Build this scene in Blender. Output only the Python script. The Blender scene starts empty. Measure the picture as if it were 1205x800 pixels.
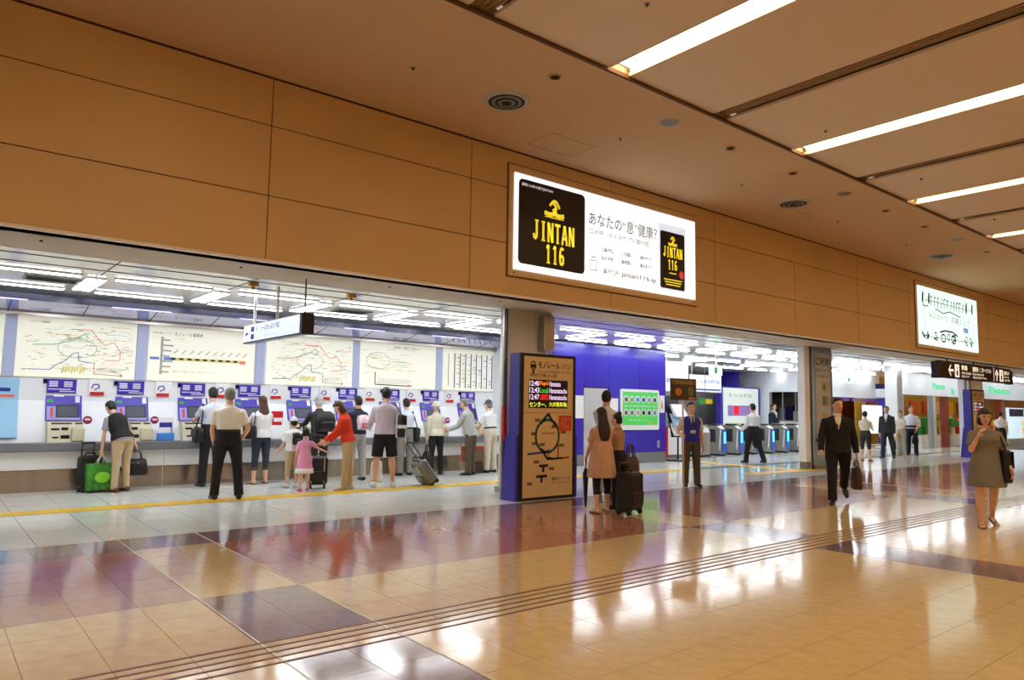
import bpy, math, random
from mathutils import Vector, Matrix
random.seed(7)
R = math.radians
sc = bpy.context.scene
COL = sc.collection

# ------------------------------------------------------------------ camera
F_PX, YAW, PITCH, ROLL = 850.0, R(39.05), R(5.35), R(0.9)
CAM = Vector((0, 0, 1.5))
fw = Vector((math.sin(YAW)*math.cos(PITCH), math.cos(YAW)*math.cos(PITCH), math.sin(PITCH)))
rt = Vector((math.cos(YAW), -math.sin(YAW), 0))
up = rt.cross(fw)
rt, up = rt*math.cos(ROLL)+up*math.sin(ROLL), up*math.cos(ROLL)-rt*math.sin(ROLL)
cd = bpy.data.cameras.new('camera')
cd.sensor_fit = 'HORIZONTAL'; cd.sensor_width = 36.0; cd.lens = 36.0*F_PX/1205.0
cd.clip_start = 0.05; cd.clip_end = 300
cam = bpy.data.objects.new('camera', cd); COL.objects.link(cam)
m = Matrix.Identity(4)
for i in range(3):
    m[i][0] = rt[i]; m[i][1] = up[i]; m[i][2] = -fw[i]; m[i][3] = CAM[i]
cam.matrix_world = m
sc.camera = cam

# ------------------------------------------------------------------ world and exposure
w = bpy.data.worlds.new('world'); sc.world = w; w.use_nodes = True
w.node_tree.nodes['Background'].inputs[0].default_value = (1.0, 0.80, 0.58, 1)
w.node_tree.nodes['Background'].inputs[1].default_value = 0.42
STRIP_POWER = 11.0      # warm light troughs of the concourse ceiling
TUBE_POWER = 22.0      # cool tubes of the ticket hall
sc.view_settings.view_transform = 'Standard'
sc.view_settings.look = 'None'
sc.view_settings.exposure = 0.0
sc.view_settings.gamma = 1.0
sc.view_settings.use_curve_mapping = False
sc.cycles.use_denoising = True
sc.cycles.max_bounces = 8

# ------------------------------------------------------------------ materials
def lin(c):
    o = []
    for v in c[:3]:
        v = v/255.0
        o.append(v/12.92 if v <= 0.04045 else ((v+0.055)/1.055)**2.4)
    return tuple(o)+(1.0,)
MATS = {}
def mat(name, c, rough=0.5, metal=0.0, var=0.0, vscale=6.0, bump=0.0, bscale=40.0, ior=1.45, emit=0.0, stretch=(1,1,1), coat=0.0, alpha=1.0, trans=0.0, ecol=None):
    if name in MATS: return MATS[name]
    M = bpy.data.materials.new(name); M.use_nodes = True
    nt = M.node_tree; b = nt.nodes['Principled BSDF']
    col = lin(c)
    b.inputs['Base Color'].default_value = col
    b.inputs['Roughness'].default_value = rough
    b.inputs['Metallic'].default_value = metal
    b.inputs['IOR'].default_value = ior
    b.inputs['Coat Weight'].default_value = coat
    b.inputs['Alpha'].default_value = alpha
    b.inputs['Transmission Weight'].default_value = trans
    if emit:
        b.inputs['Emission Color'].default_value = ecol if ecol else col
        b.inputs['Emission Strength'].default_value = emit
    if var or bump:
        tc = nt.nodes.new('ShaderNodeTexCoord'); mp = nt.nodes.new('ShaderNodeMapping')
        mp.inputs['Scale'].default_value = stretch
        nt.links.new(tc.outputs['Object'], mp.inputs['Vector'])
        if var:
            n = nt.nodes.new('ShaderNodeTexNoise'); n.inputs['Scale'].default_value = vscale; n.inputs['Detail'].default_value = 3
            nt.links.new(mp.outputs[0], n.inputs['Vector'])
            r = nt.nodes.new('ShaderNodeValToRGB')
            r.color_ramp.elements[0].position = 0.3; r.color_ramp.elements[1].position = 0.7
            r.color_ramp.elements[0].color = tuple(v*(1-var) for v in col[:3])+(1,)
            r.color_ramp.elements[1].color = tuple(min(1, v*(1+var)) for v in col[:3])+(1,)
            nt.links.new(n.outputs['Fac'], r.inputs['Fac']); nt.links.new(r.outputs['Color'], b.inputs['Base Color'])
        if bump:
            n2 = nt.nodes.new('ShaderNodeTexNoise'); n2.inputs['Scale'].default_value = bscale; n2.inputs['Detail'].default_value = 2
            nt.links.new(mp.outputs[0], n2.inputs['Vector'])
            bp = nt.nodes.new('ShaderNodeBump'); bp.inputs['Strength'].default_value = bump; bp.inputs['Distance'].default_value = 0.02
            nt.links.new(n2.outputs['Fac'], bp.inputs['Height']); nt.links.new(bp.outputs[0], b.inputs['Normal'])
    MATS[name] = M
    return M
def cloth(name, c, var=0.08, bump=0.5):
    return mat('cloth_'+name, c, rough=0.85, var=var, vscale=9, bump=bump, bscale=11, stretch=(1, 1, 0.6))
def glow(name, c, s):
    return mat('glow_'+name, c, rough=0.4, emit=s)

TAN = mat('wall_panel_tan', (210, 174, 122), 0.42, var=0.03, vscale=1.2)
TAN_D = mat('panel_gap', (92, 58, 28), 0.7)
CEIL_T = mat('ceiling_textured', (212, 184, 148), 0.9, var=0.05, vscale=60, bump=0.25, bscale=90)
CEIL_P = mat('ceiling_panel', (226, 206, 180), 0.55)
SOFFIT = mat('soffit_beige', (208, 194, 170), 0.6, var=0.04, vscale=60)
DARK = mat('dark_gap', (30, 24, 20), 0.8)
SLOT = mat('slot_brown', (176, 148, 116), 0.6, bump=0.3, bscale=60)
WHITE_C = mat('hall_ceiling_white', (240, 241, 240), 0.13, ior=2.0, var=0.02, vscale=1.5)
RAIL = mat('shutter_rail_dark', (60, 52, 44), 0.35, 0.6)
WHITE_W = mat('white_lacquer_wall', (234, 238, 244), 0.3, var=0.015, vscale=2)
WHITE = mat('white_paint', (238, 240, 242), 0.35)
STEEL = mat('brushed_steel', (176, 172, 166), 0.28, 0.9, var=0.05, vscale=5, stretch=(1, 1, 12))
STEEL_D = mat('kick_plate_steel', (168, 156, 142), 0.22, 0.9, var=0.12, vscale=3, stretch=(3, 3, 0.3))
COUNTER = mat('counter_grey', (112, 114, 120), 0.4, var=0.06, vscale=30)
BLUE = mat('royal_blue_panel', (62, 52, 178), 0.16, ior=1.5)
BLUE2 = mat('royal_blue_frame', (66, 58, 170), 0.3)
NAVY = mat('navy_gloss', (16, 9, 74), 0.25)
HOOD = mat('hood_mirror_lavender', (176, 176, 214), 0.06, 0.85)
DIV = mat('divider_lavender', (176, 188, 222), 0.3)
T_BEIGE = mat('tile_beige', (210, 186, 142), 0.10, var=0.07, vscale=9, ior=1.55)
T_MAUVE = mat('tile_mauve', (172, 118, 102), 0.10, var=0.10, vscale=14, ior=1.55)
T_PURP = mat('tile_purple', (138, 112, 120), 0.10, var=0.12, vscale=14, ior=1.55)
T_WHITE = mat('tile_white', (220, 224, 220), 0.10, var=0.03, vscale=3, ior=1.5)
T_YEL = mat('tile_yellow', (226, 182, 30), 0.35, var=0.06, vscale=8)
GROUT = mat('grout', (96, 82, 66), 0.8)
GROUT_W = mat('grout_grey', (84, 84, 80), 0.8)
BROWN = mat('tactile_brown', (104, 64, 30), 0.4)
BRASS = mat('brass_strip', (190, 150, 80), 0.3, 0.8)
SILV = mat('aluminium_strip', (214, 210, 196), 0.35, 0.3)
BLACK = mat('black_plastic', (20, 20, 22), 0.4)
GREY = mat('grey_plastic', (120, 122, 124), 0.45)
LGREY = mat('light_grey_paint', (186, 188, 188), 0.4)
COLM = mat('column_cladding', (236, 230, 220), 0.35, var=0.02, vscale=2)
COLG = mat('column_grey_blue', (170, 200, 240), 0.35)
CREAM = mat('machine_cream', (206, 202, 176), 0.45)
MAPM = glow('map_panel', (234, 234, 218), 0.30)
RED = mat('red_paint', (196, 28, 34), 0.4)
ORANGE = mat('orange_print', (206, 74, 30), 0.5)
GREEN = mat('green_print', (40, 150, 60), 0.5)
CYAN = glow('cyan_lamp', (90, 210, 240), 1.2)
STRIP = mat('warm_light_trough', (255, 236, 190), 0.5, emit=STRIP_POWER, ecol=(1.0, 0.79, 0.50, 1))
TUBE = mat('cool_tube', (255, 255, 255), 0.5, emit=TUBE_POWER, ecol=(0.91, 0.96, 1.0, 1))
INK = mat('ink_black', (26, 22, 24), 0.6)
INKG = mat('ink_grey', (130, 130, 140), 0.6)
INKB = mat('ink_blue', (46, 44, 150), 0.6)
PAPER = mat('paper_white', (236, 236, 238), 0.6)
GLASS = mat('shop_glass', (240, 246, 248), 0.02, trans=1.0, ior=1.05)

# ------------------------------------------------------------------ mesh builder
class MB:
    def __init__(s): s.v = []; s.f = []; s.m = []
    def add(s, vs, fs, mi=0):
        o = len(s.v); s.v += [tuple(v) for v in vs]
        s.f += [tuple(i+o for i in f) for f in fs]; s.m += [mi]*len(fs)
        return s
    def box(s, x0, x1, y0, y1, z0, z1, mi=0, bottom=True):
        fs = [(4,5,6,7),(0,1,5,4),(1,2,6,5),(2,3,7,6),(3,0,4,7)]
        if bottom: fs.append((3,2,1,0))
        return s.add([(x0,y0,z0),(x1,y0,z0),(x1,y1,z0),(x0,y1,z0),(x0,y0,z1),(x1,y0,z1),(x1,y1,z1),(x0,y1,z1)], fs, mi)
    def bbox(s, x0, x1, y0, y1, z0, z1, b=0.01, mi=0):
        # box with chamfered vertical and horizontal edges
        xs = [(x0+b, x1-b, y0+b, y1-b, z0), (x0, x1, y0, y1, z0+b), (x0, x1, y0, y1, z1-b), (x0+b, x1-b, y0+b, y1-b, z1)]
        rings = []
        for k, (a, c, d, e, z) in enumerate(xs):
            q = b
            rings.append([(a+q,d,z),(c-q,d,z),(c,d+q,z),(c,e-q,z),(c-q,e,z),(a+q,e,z),(a,e-q,z),(a,d+q,z)])
        return s.loft(rings, mi)
    def loft(s, rings, mi=0, cap=True):
        n = len(rings[0]); o = len(s.v)
        for r in rings: s.v += [tuple(p) for p in r]
        for k in range(len(rings)-1):
            for i in range(n):
                j = (i+1) % n
                s.f.append((o+k*n+i, o+k*n+j, o+(k+1)*n+j, o+(k+1)*n+i)); s.m.append(mi)
        if cap:
            s.f.append(tuple(o+i for i in reversed(range(n)))); s.m.append(mi)
            q = o+(len(rings)-1)*n
            s.f.append(tuple(q+i for i in range(n))); s.m.append(mi)
        return s
    def tube(s, pts, rad, n=10, mi=0, flat=1.0, ref=None):
        pts = [Vector(p) for p in pts]
        if not hasattr(rad, '__len__'): rad = [rad]*len(pts)
        rings = []; prev = None
        for k, p in enumerate(pts):
            d = (pts[min(k+1, len(pts)-1)]-pts[max(k-1, 0)])
            if d.length < 1e-9: d = Vector((0,0,1))
            d.normalize()
            if prev is None:
                a = Vector(ref) if ref else (Vector((1,0,0)) if abs(d.x) < 0.9 else Vector((0,1,0)))
            else: a = prev
            a = a-d*a.dot(d)
            if a.length < 1e-6: a = Vector((0,1,0))-d*d.y
            a.normalize(); prev = a; b = d.cross(a)
            r = rad[k]
            rings.append([p+a*(r*math.cos(2*math.pi*i/n))+b*(r*flat*math.sin(2*math.pi*i/n)) for i in range(n)])
        return s.loft(rings, mi)
    def cyl(s, x, y, z0, z1, r, n=16, mi=0, r2=None):
        return s.tube([(x,y,z0),(x,y,z1)], [r, r if r2 is None else r2], n, mi)
    def ell(s, c, rx, ry, rz, n=14, k=9, mi=0):
        rings = []
        for i in range(k+1):
            t = math.pi*(i/k)
            q = max(math.sin(t), 0.02)
            rings.append([(c[0]+rx*q*math.cos(2*math.pi*j/n), c[1]+ry*q*math.sin(2*math.pi*j/n), c[2]-rz*math.cos(t)) for j in range(n)])
        return s.loft(rings, mi)
    def prism(s, poly, y0, y1, mi=0):
        # polygon in (x,z), extruded along y ; y0 is the front
        n = len(poly)
        s.loft([[(x, y0, z) for x, z in poly], [(x, y1, z) for x, z in poly]], mi)
        return s
    def plate(s, poly, a, b, axis='z', mi=0):
        if axis == 'z': s.loft([[(x, y, a) for x, y in poly], [(x, y, b) for x, y in poly]], mi)
        elif axis == 'x': s.loft([[(a, x, y) for x, y in poly], [(b, x, y) for x, y in poly]], mi)
        return s
    def line(s, pts, wd, y, mi=0, d=0.002):
        # printed line in the x-z plane at depth y
        for (x0, z0), (x1, z1) in zip(pts[:-1], pts[1:]):
            L = math.hypot(x1-x0, z1-z0)
            if L < 1e-6: continue
            nx, nz = -(z1-z0)/L*wd/2, (x1-x0)/L*wd/2
            s.add([(x0+nx,y,z0+nz),(x0-nx,y,z0-nz),(x1-nx,y,z1-nz),(x1+nx,y,z1+nz)], [(0,1,2,3)], mi)
        return s
    def mesh(s, name, mats):
        me = bpy.data.meshes.new(name); me.from_pydata(s.v, [], s.f)
        for M in (mats if isinstance(mats, (list, tuple)) else [mats]): me.materials.append(M)
        if any(s.m): me.polygons.foreach_set('material_index', s.m)
        me.update()
        import bmesh
        bm = bmesh.new(); bm.from_mesh(me); bmesh.ops.recalc_face_normals(bm, faces=bm.faces); bm.to_mesh(me); bm.free()
        return me
    def build(s, name, mats, parent=None, smooth=False, label=None, cat=None, group=None, kind=None, loc=(0,0,0), rz=0.0, raw=False):
        me = s.mesh(name, mats)
        if smooth: me.polygons.foreach_set('use_smooth', [True]*len(me.polygons))
        return put(name, me, parent, label, cat, group, kind, loc, rz)
def put(name, me, parent=None, label=None, cat=None, group=None, kind=None, loc=(0,0,0), rz=0.0):
    o = bpy.data.objects.new(name, me); COL.objects.link(o)
    o.location = loc; o.rotation_euler = (0, 0, rz)
    if parent is not None: o.parent = parent
    tag(o, label, cat, group, kind)
    return o
def tag(o, label=None, cat=None, group=None, kind=None):
    if label: o['label'] = label
    if cat: o['category'] = cat
    if group: o['group'] = group
    if kind: o['kind'] = kind
    return o
def thing(name, label, cat, loc=(0,0,0), rz=0.0, group=None, kind=None):
    o = bpy.data.objects.new(name, None); COL.objects.link(o)
    o.empty_display_size = 0.1
    o.location = loc; o.rotation_euler = (0, 0, rz)
    return tag(o, label, cat, group, kind)
KIDS = {}
def copy_tree(o, parent=None, loc=None, rz=None, label=None, group=None):
    c = o.copy(); COL.objects.link(c); c.parent = parent
    if loc is not None: c.location = loc
    if rz is not None: c.rotation_euler = (0, 0, rz)
    if label: c['label'] = label
    if group: c['group'] = group
    for ch in [x for x in o.children]: copy_tree(ch, c)
    return c
def struct(name, mb, mats, label=None, smooth=False):
    o = mb.build(name, mats, None, smooth); o['kind'] = 'structure'
    o['label'] = label or (name.replace('_', ' ')+' of the station hall'); o['category'] = name.split('_')[0]
    return o

# text is gathered and turned into meshes in one go at the end
TEXTS = []
def text(s, x0, x1, z0, z1, y, M, parent, name='lettering', bold=0.0, face='-y', align='fit', ox=0.0):
    """lettering filling the box x0..x1 (run), z0..z1 (height) on the plane y; face -y or -x"""
    cu = bpy.data.curves.new(name, 'FONT'); cu.body = s; cu.size = 1.0; cu.offset = bold; cu.resolution_u = 2
    cu.materials.append(M)
    o = bpy.data.objects.new(name, cu); COL.objects.link(o)
    TEXTS.append((o, x0, x1, z0, z1, y, M, parent, name, face, align))
def flush_texts():
    bpy.context.view_layer.update()
    dg = bpy.context.evaluated_depsgraph_get()
    made = []
    for (o, *rest) in TEXTS:
        made.append((o, bpy.data.meshes.new_from_object(o.evaluated_get(dg)), rest))
    for o, me, (x0, x1, z0, z1, y, M, parent, name, face, align) in made:
        cu = o.data; bpy.data.objects.remove(o); bpy.data.curves.remove(cu)
        if not len(me.vertices): continue
        xs = [v.co.x for v in me.vertices]; ys = [v.co.y for v in me.vertices]
        a, b, c, d = min(xs), max(xs), min(ys), max(ys)
        sx = (x1-x0)/max(b-a, 1e-6); sz = (z1-z0)/max(d-c, 1e-6)
        if align == 'left': sx = min(sx, sz)
        for v in me.vertices:
            px, pz = x0+(v.co.x-a)*sx, z0+(v.co.y-c)*sz
            v.co = (px, y, pz) if face == '-y' else (y, -px, pz)
        me.name = name
        ob = bpy.data.objects.new(name, me); COL.objects.link(ob); ob.parent = parent

# voxel-fused figures are evaluated in one go too
FUSE = []
def fuse(mb, name, M, parent, voxel, smooth=4):
    me = mb.mesh(name, M)
    o = bpy.data.objects.new(name, me); COL.objects.link(o); o.parent = parent
    a = o.modifiers.new('fuse', 'REMESH'); a.mode = 'VOXEL'; a.voxel_size = voxel; a.use_smooth_shade = True
    b = o.modifiers.new('soft', 'SMOOTH'); b.factor = 0.5; b.iterations = smooth
    FUSE.append(o)
    return o
def flush_fuse():
    bpy.context.view_layer.update()
    dg = bpy.context.evaluated_depsgraph_get()
    res = []
    for o in FUSE:
        me = bpy.data.meshes.new_from_object(o.evaluated_get(dg)); res.append((o, me))
    for o, me in res:
        old = o.data; mt = old.materials[0]; nm = old.name
        o.modifiers.clear(); o.data = me; me.name = nm
        if not me.materials: me.materials.append(mt)
        me.polygons.foreach_set('use_smooth', [True]*len(me.polygons))
        bpy.data.meshes.remove(old)

def proj(p):
    q = Vector(p)-CAM; d = q.dot(fw)
    if d < 0.1: return None
    return 602.5+F_PX*q.dot(rt)/d, 400-F_PX*q.dot(up)/d

# ================================================================== the setting
XL, XR = -7.0, 52.0
ZC = 5.67; ZH = 3.27; YW = 8.9
# ---------------- concourse floor
floor = struct('floor', MB().box(XL, XR, -7.5, 8.93, -0.2, -0.004), GROUT, 'polished beige and mauve stone floor of the concourse')
PX = 0.405
rows = [8.93, 8.565, 8.2]
y = 8.2
for k in range(5): y -= 0.454; rows.append(y)
for k in range(3): y -= 0.4267; rows.append(y)
for k in range(16): y -= 0.425; rows.append(y)
X0 = 0.525-9*PX
def tile_kind(x, y):
    ph = (x-1.755) % 6.1
    strip = ph < 0.805
    if y > 8.2: return 2
    if y > 5.93: return 0 if strip else 1
    if 4.2 < y < 4.66: return 0
    return 2 if strip else 0
TM = [T_BEIGE, T_MAUVE, T_PURP]
cand = []; rest = MB()
for k in range(len(rows)-1):
    ya, yb = rows[k+1], rows[k]
    n = int((46-X0)/PX)
    for i in range(n):
        x = X0+i*PX
        kd = tile_kind(x+PX/2, (ya+yb)/2)
        p = proj((x+PX/2, (ya+yb)/2, 0))
        seen = p is not None and -20 < p[0] < 1225 and p[1] < 815
        cand.append((0 if seen else 1, (x+PX/2)**2+((ya+yb)/2)**2, x, ya, yb, kd, seen))
cand.sort()
tile_me = {}
for n, (sflag, d, x, ya, yb, kd, seen) in enumerate(cand):
    g = 0.0016
    if n < 300 and seen:
        key = (kd, round(yb-ya, 3))
        if key not in tile_me:
            tile_me[key] = MB().box(g, PX-g, g, (yb-ya)-g, -0.02, 0, bottom=False).mesh('floor_tile', TM[kd])
        put('tile', tile_me[key], floor, loc=(x, ya, 0))
    else:
        rest.box(x+g, x+PX-g, ya+g, yb-g, -0.02, 0, kd, bottom=False)
rest.build('distant_tiles', TM, floor, kind='stuff')
# tactile guide strip: five raised brown bars
for k in range(5):
    yy = 4.225+k*0.1
    MB().box(X0, 46, yy-0.011, yy+0.011, -0.01, 0.003).build('tactile_bar', BROWN, floor)
for xx in (1.755, 2.56):
    MB().box(xx-0.006, xx+0.006, 0.5, 8.93, -0.01, 0.0015).build('joint_strip', SILV, floor)
MB().box(15.90, 15.97, 4.7, 8.93, -0.01, 0.002).build('joint_strip', BRASS, floor)
# ---------------- hall floor
floor2 = struct('floor_ticket_hall', MB().box(XL, XR, 8.93, 24, -0.2, -0.004), GROUT_W, 'white tiled floor of the bright ticket hall')
hr = [(8.935, 9.40)]
for k in range(3): hr.append((9.40+k*0.683, 9.40+(k+1)*0.683))
for k in range(5): hr.append((11.86+k*0.5875, 11.86+(k+1)*0.5875))
cand = []; rest = MB()
HP = 0.61
for ya, yb in hr:
    for i in range(-4, 60):
        x = 1.02+HP*i
        p = proj((x+HP/2, (ya+yb)/2, 0))
        seen = p is not None and -20 < p[0] < 1225
        cand.append((0 if seen else 1, (x+HP/2)**2+ya*ya, x, ya, yb, seen))
cand.sort(); tm2 = {}
for n, (s_, d, x, ya, yb, seen) in enumerate(cand):
    g = 0.0035
    if n < 260 and seen:
        key = round(yb-ya, 3)
        if key not in tm2: tm2[key] = MB().box(g, HP-g, g, yb-ya-g, -0.02, 0, bottom=False).mesh('hall_tile', T_WHITE)
        put('tile', tm2[key], floor2, loc=(x, ya, 0))
    else: rest.box(x+g, x+HP-g, ya+g, yb-g, -0.02, 0, bottom=False)
for i in range(-4, 60):
    for k in range(9):
        rest.box(1.02+HP*i+.002, 1.02+HP*(i+1)-.002, 14.7975+k*HP+.002, 14.7975+(k+1)*HP-.002, -0.02, 0, bottom=False)
rest.build('distant_tiles', T_WHITE, floor2, kind='stuff')
yel = MB().box(0.0015, 0.4035, 0, 0.40, -0.02, 0.004, bottom=False).mesh('yellow_guide_tile', T_YEL)
for i in range(-3, 36): put('guide_tile', yel, floor2, loc=(1.02+0.405*i, 11.454, 0))
for i in range(12): put('guide_tile', yel, floor2, loc=(15.5+0.405*i, 9.8+0.22*0, 0))
for i in range(9):
    put('guide_tile', yel, floor2, loc=(17.6, 10.2+0.405*i, 0))

# ---------------- concourse ceiling
ceil = struct('ceiling', MB().box(XL, XR, 5.97, YW+0.2, ZC, ZC+0.15), CEIL_T, 'textured beige ceiling margin along the panelled wall')
ceil2 = struct('ceiling_panelled', MB().box(XL, XR, -7.5, 5.97, ZC+0.22, ZC+0.3), SLOT, 'panelled concourse ceiling with warm light troughs')
PIT = 4.275; XS = 6.46; W_S = 0.185
k0, k1 = -3, 10
ORDN = ['first', 'second', 'third', 'fourth', 'fifth', 'sixth', 'seventh', 'eighth', 'ninth']
for k in range(k0, k1):
    xs = XS+k*PIT
    a, b = xs+W_S, xs+PIT/2-0.17
    MB().box(a, b, -7.5, 5.94, ZC+0.03, ZC+0.07).build('ceiling_panel', CEIL_P, ceil2)
    a, b = xs+PIT/2+0.17, xs+PIT-W_S
    MB().box(a, b, -7.5, 5.94, ZC+0.03, ZC+0.07).build('ceiling_panel', CEIL_P, ceil2)
    # return-air slot grille
    g = MB()
    g.box(xs+PIT/2-0.17, xs+PIT/2+0.17, -7.5, 5.94, ZC+0.105, ZC+0.12)
    for q in range(5): g.box(xs+PIT/2-0.15+q*0.07, xs+PIT/2-0.13+q*0.07, -7.5, 5.94, ZC+0.085, ZC+0.106)
    g.build('slot_grille', SLOT, ceil2)
MB().box(XL, XR, 5.93, 5.975, ZC-0.004, ZC+0.05).build('shade_gap_strip', TAN_D, ceil2)  # dark strip painted in for the shadow gap beside the raised panels
for k in range(k0, k1):
    xs = XS+k*PIT
    lab_ = {0: 'long warm light trough ending above the black square of the large light box', 1: 'long warm light trough ending above the right end of the large light box'}.get(k, ('long warm light trough, %s past the large light box towards the far kiosk' % ORDN[k-2]) if k > 1 else ('long warm light trough, %s before the large light box' % ORDN[-k-1]))
    t = thing('light_trough', lab_, 'ceiling light', (xs, 5.9, ZC+0.02), 0, 'warm recessed light troughs of the concourse ceiling')
    MB().box(-W_S, -W_S+0.012, -13.3, 0, 0.0, 0.19).build('trough_side', CEIL_P, t)
    MB().box(W_S-0.012, W_S, -13.3, 0, 0.0, 0.19).build('trough_side', CEIL_P, t)
    MB().box(-W_S+0.012, W_S-0.012, -13.3, -0.01, 0.10, 0.13).build('diffuser', STRIP, t)
# opposite side and the far ends
struct('wall_opposite', MB().box(XL, XR, -7.7, -7.5, -0.2, ZC+0.3), TAN, 'plain tan wall opposite the ticket hall')
struct('wall_end', MB().box(XR, XR+0.2, -7.7, 24, -0.2, ZC+0.3), TAN, 'far end wall of the concourse')

# ---------------- bulkhead wall with tan panels
wall = struct('wall_bulkhead', MB().box(XL, XR, YW+0.012, YW+0.25, ZH, ZC+0.1), TAN_D, 'tan panelled bulkhead above the ticket hall opening')
zj = [3.30, 4.12, 5.03, 5.65]
xj = [0.07+3.14*k for k in range(-3, 17)]
AD1 = (7.08, 11.98, 3.60, 5.43); AD2 = (22.55, 27.2, 3.56, 5.30)
for i in range(len(xj)-1):
    for k in range(3):
        a, b, c, d = xj[i]+0.007, xj[i+1]-0.007, zj[k]+0.007, zj[k+1]-0.007
        MB().box(a, b, YW-0.012, YW+0.02, c, d).build('wall_panel', TAN, wall)
struct('trim_2', MB().box(XL, XR, YW-0.03, YW+0.03, ZH-0.005, 3.30), COLM, 'pale lip along the lower edge of the tan wall')
struct('trim_1', MB().box(XL, XR, YW-0.02, YW+0.0, ZC-0.012, ZC+0.02), TAN_D, 'dark strip painted as the shadow line between tan wall and ceiling')  # dark colour stands in for the shade where wall meets ceiling
# soffit below the bulkhead and the shutter rails
sof = struct('ceiling_soffit', MB().box(XL, XR, YW+0.03, 10.15, ZH, ZH+0.1), SOFFIT, 'beige soffit strip under the bulkhead')
for xx in (0.9, 3.1, 5.3, 7.4, 12.6, 14.2, 16.8, 21.4):
    MB().tube([(xx, 9.45, ZH-0.012), (xx, 9.45, ZH+0.01)], 0.018, 8).build('sprinkler_dot', DARK, sof)
hall = struct('ceiling_ticket_hall', MB().box(XL, XR, 10.15, 24, ZH+0.01, ZH+0.12), WHITE_C, 'glossy white ceiling of the ticket hall')
for yy in (10.16, 10.50, 11.12):
    MB().box(XL, XR, yy-0.013, yy+0.013, ZH+0.003, ZH+0.02).build('shutter_rail', RAIL, hall)
TXS = [1.84+1.772*k for k in range(-2, 25)]
for xx in TXS:
    MB().box(xx-0.008, xx+0.008, 10.2, 11.6, ZH+0.006, ZH+0.02).build('panel_joint', DARK, hall)
# access hatches and fittings on the concourse ceiling
hm = MB()
for xx, yy in ((7.6, 8.2), (14.0, 8.0)):
    q = MB()
    for a, b, c, d in ((xx-.45, xx+.45, yy-.3, yy-.294), (xx-.45, xx+.45, yy+.294, yy+.3), (xx-.45, xx-.444, yy-.3, yy+.3), (xx+.444, xx+.45, yy-.3, yy+.3)):
        q.box(a, b, c, d, ZC-0.002, ZC+0.01)
    q.build('access_hatch', TAN_D, ceil)

# ---------------- columns between the bays
def column(x0, x1, label, mm):
    mb = MB(); b = 0.08; y0, y1 = 10.0, 10.32
    ring = []
    for cx, cy, a0 in ((x1-b, y0+b, -90), (x1-b, y1-b, 0), (x0+b, y1-b, 90), (x0+b, y0+b, 180)):
        for q in range(5):
            a = R(a0+q*22.5); ring.append((cx+b*math.cos(a), cy+b*math.sin(a)))
    mb.loft([[(x, y, 0) for x, y in ring], [(x, y, ZH+0.01) for x, y in ring]])
    o = struct('wall_column', mb, mm, label, True)
    s = MB(); s.box(x0-0.02, x1+0.02, y0-0.02, y1+0.02, 0, 0.10); s.build('plinth', STEEL, o)
    for dx in (-0.10, -0.04):
        MB().box(x0+dx-0.012, x0+dx+0.012, y0+0.02, y0+0.07, 0, ZH).build('shutter_guide', STEEL if dx < -0.05 else RAIL, o)
    for dx in (0.04, 0.10):
        MB().box(x1+dx-0.012, x1+dx+0.012, y0+0.02, y0+0.07, 0, ZH).build('shutter_guide', STEEL, o)
    return o
c1 = column(8.06, 9.0, 'beige clad column behind the freestanding route-map kiosk', COLM)
c2 = column(18.56, 19.55, 'grey column pasted with a tall poster of instructions', COLG)
c3 = column(29.9, 31.0, 'pale column under the hanging black direction sign', COLM)
# steel box on the first column
MB().bbox(8.72, 8.98, 9.80, 9.99, 2.55, 3.2, 0.02).build('steel_box', STEEL, c1)
for x0, nm in ((18.16, 'narrow white slab post beside the grey poster column'), (29.25, 'narrow white slab post beside the pale far column')):
    o = struct('wall_post', MB().bbox(x0, x0+0.24, 10.0, 10.22, 0, ZH+0.005, 0.015), WHITE, nm)
    MB().box(x0-0.004, x0+0.20, 9.992, 10.2, 0.02, 0.2).build('vent_plate', GREY, o)

# ---------------- ticket wall: counter, sloped console, map band, hood
XE = 11.35
wt = struct('wall_ticket', MB().box(XL, XE, 14.725, 15.0, 1.5, ZH), WHITE_W, 'white back wall carrying the route maps')
wc = struct('wall_console', MB().plate([(14.47, 0.0), (15.0, 0.0), (15.0, 1.5), (14.72, 1.5), (14.47, 0.80)], XL, XE, 'x'), WHITE_W, 'sloping white console that holds the ticket machines')
cnt = struct('wall_counter', MB().box(XL, XE, 14.24, 14.46, 0.0, 0.66), WHITE_W, 'long grey-topped shelf running under the ticket machines')
MB().bbox(XL, XE, 14.10, 14.47, 0.66, 0.80, 0.012).build('counter_top', COUNTER, cnt)
for k in range(9):
    a = -0.5+k*1.32
    MB().box(a+0.005, a+1.315, 14.215, 14.245, 0.37, 0.655).build('front_panel', WHITE, cnt)
    MB().box(a+0.004, a+1.316, 14.235, 14.255, 0.0, 0.36).build('kick_plate', STEEL_D, cnt)
hd = struct('trim_hood', MB().plate([(14.72, 2.98), (14.60, 2.98), (13.93, 3.12), (13.93, 3.15), (14.72, 3.2)], XL, XE, 'x'), HOOD, 'mirror-finish lavender hood sloping above the route maps')
MB().box(XL, XE, 14.60, 14.722, 2.93, 2.985).build('hood_trim', STEEL, hd)
MB().box(XL, XE, 13.86, 13.94, 3.11, 3.215).build('hood_edge', NAVY, hd)
for k in range(10):
    xx = 1.0+1.08*k
    MB().plate([(14.60, 2.975), (14.60, 2.982), (13.94, 3.122), (13.94, 3.115)], xx-0.006, xx+0.006, 'x').build('hood_joint', DARK, hd)
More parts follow.
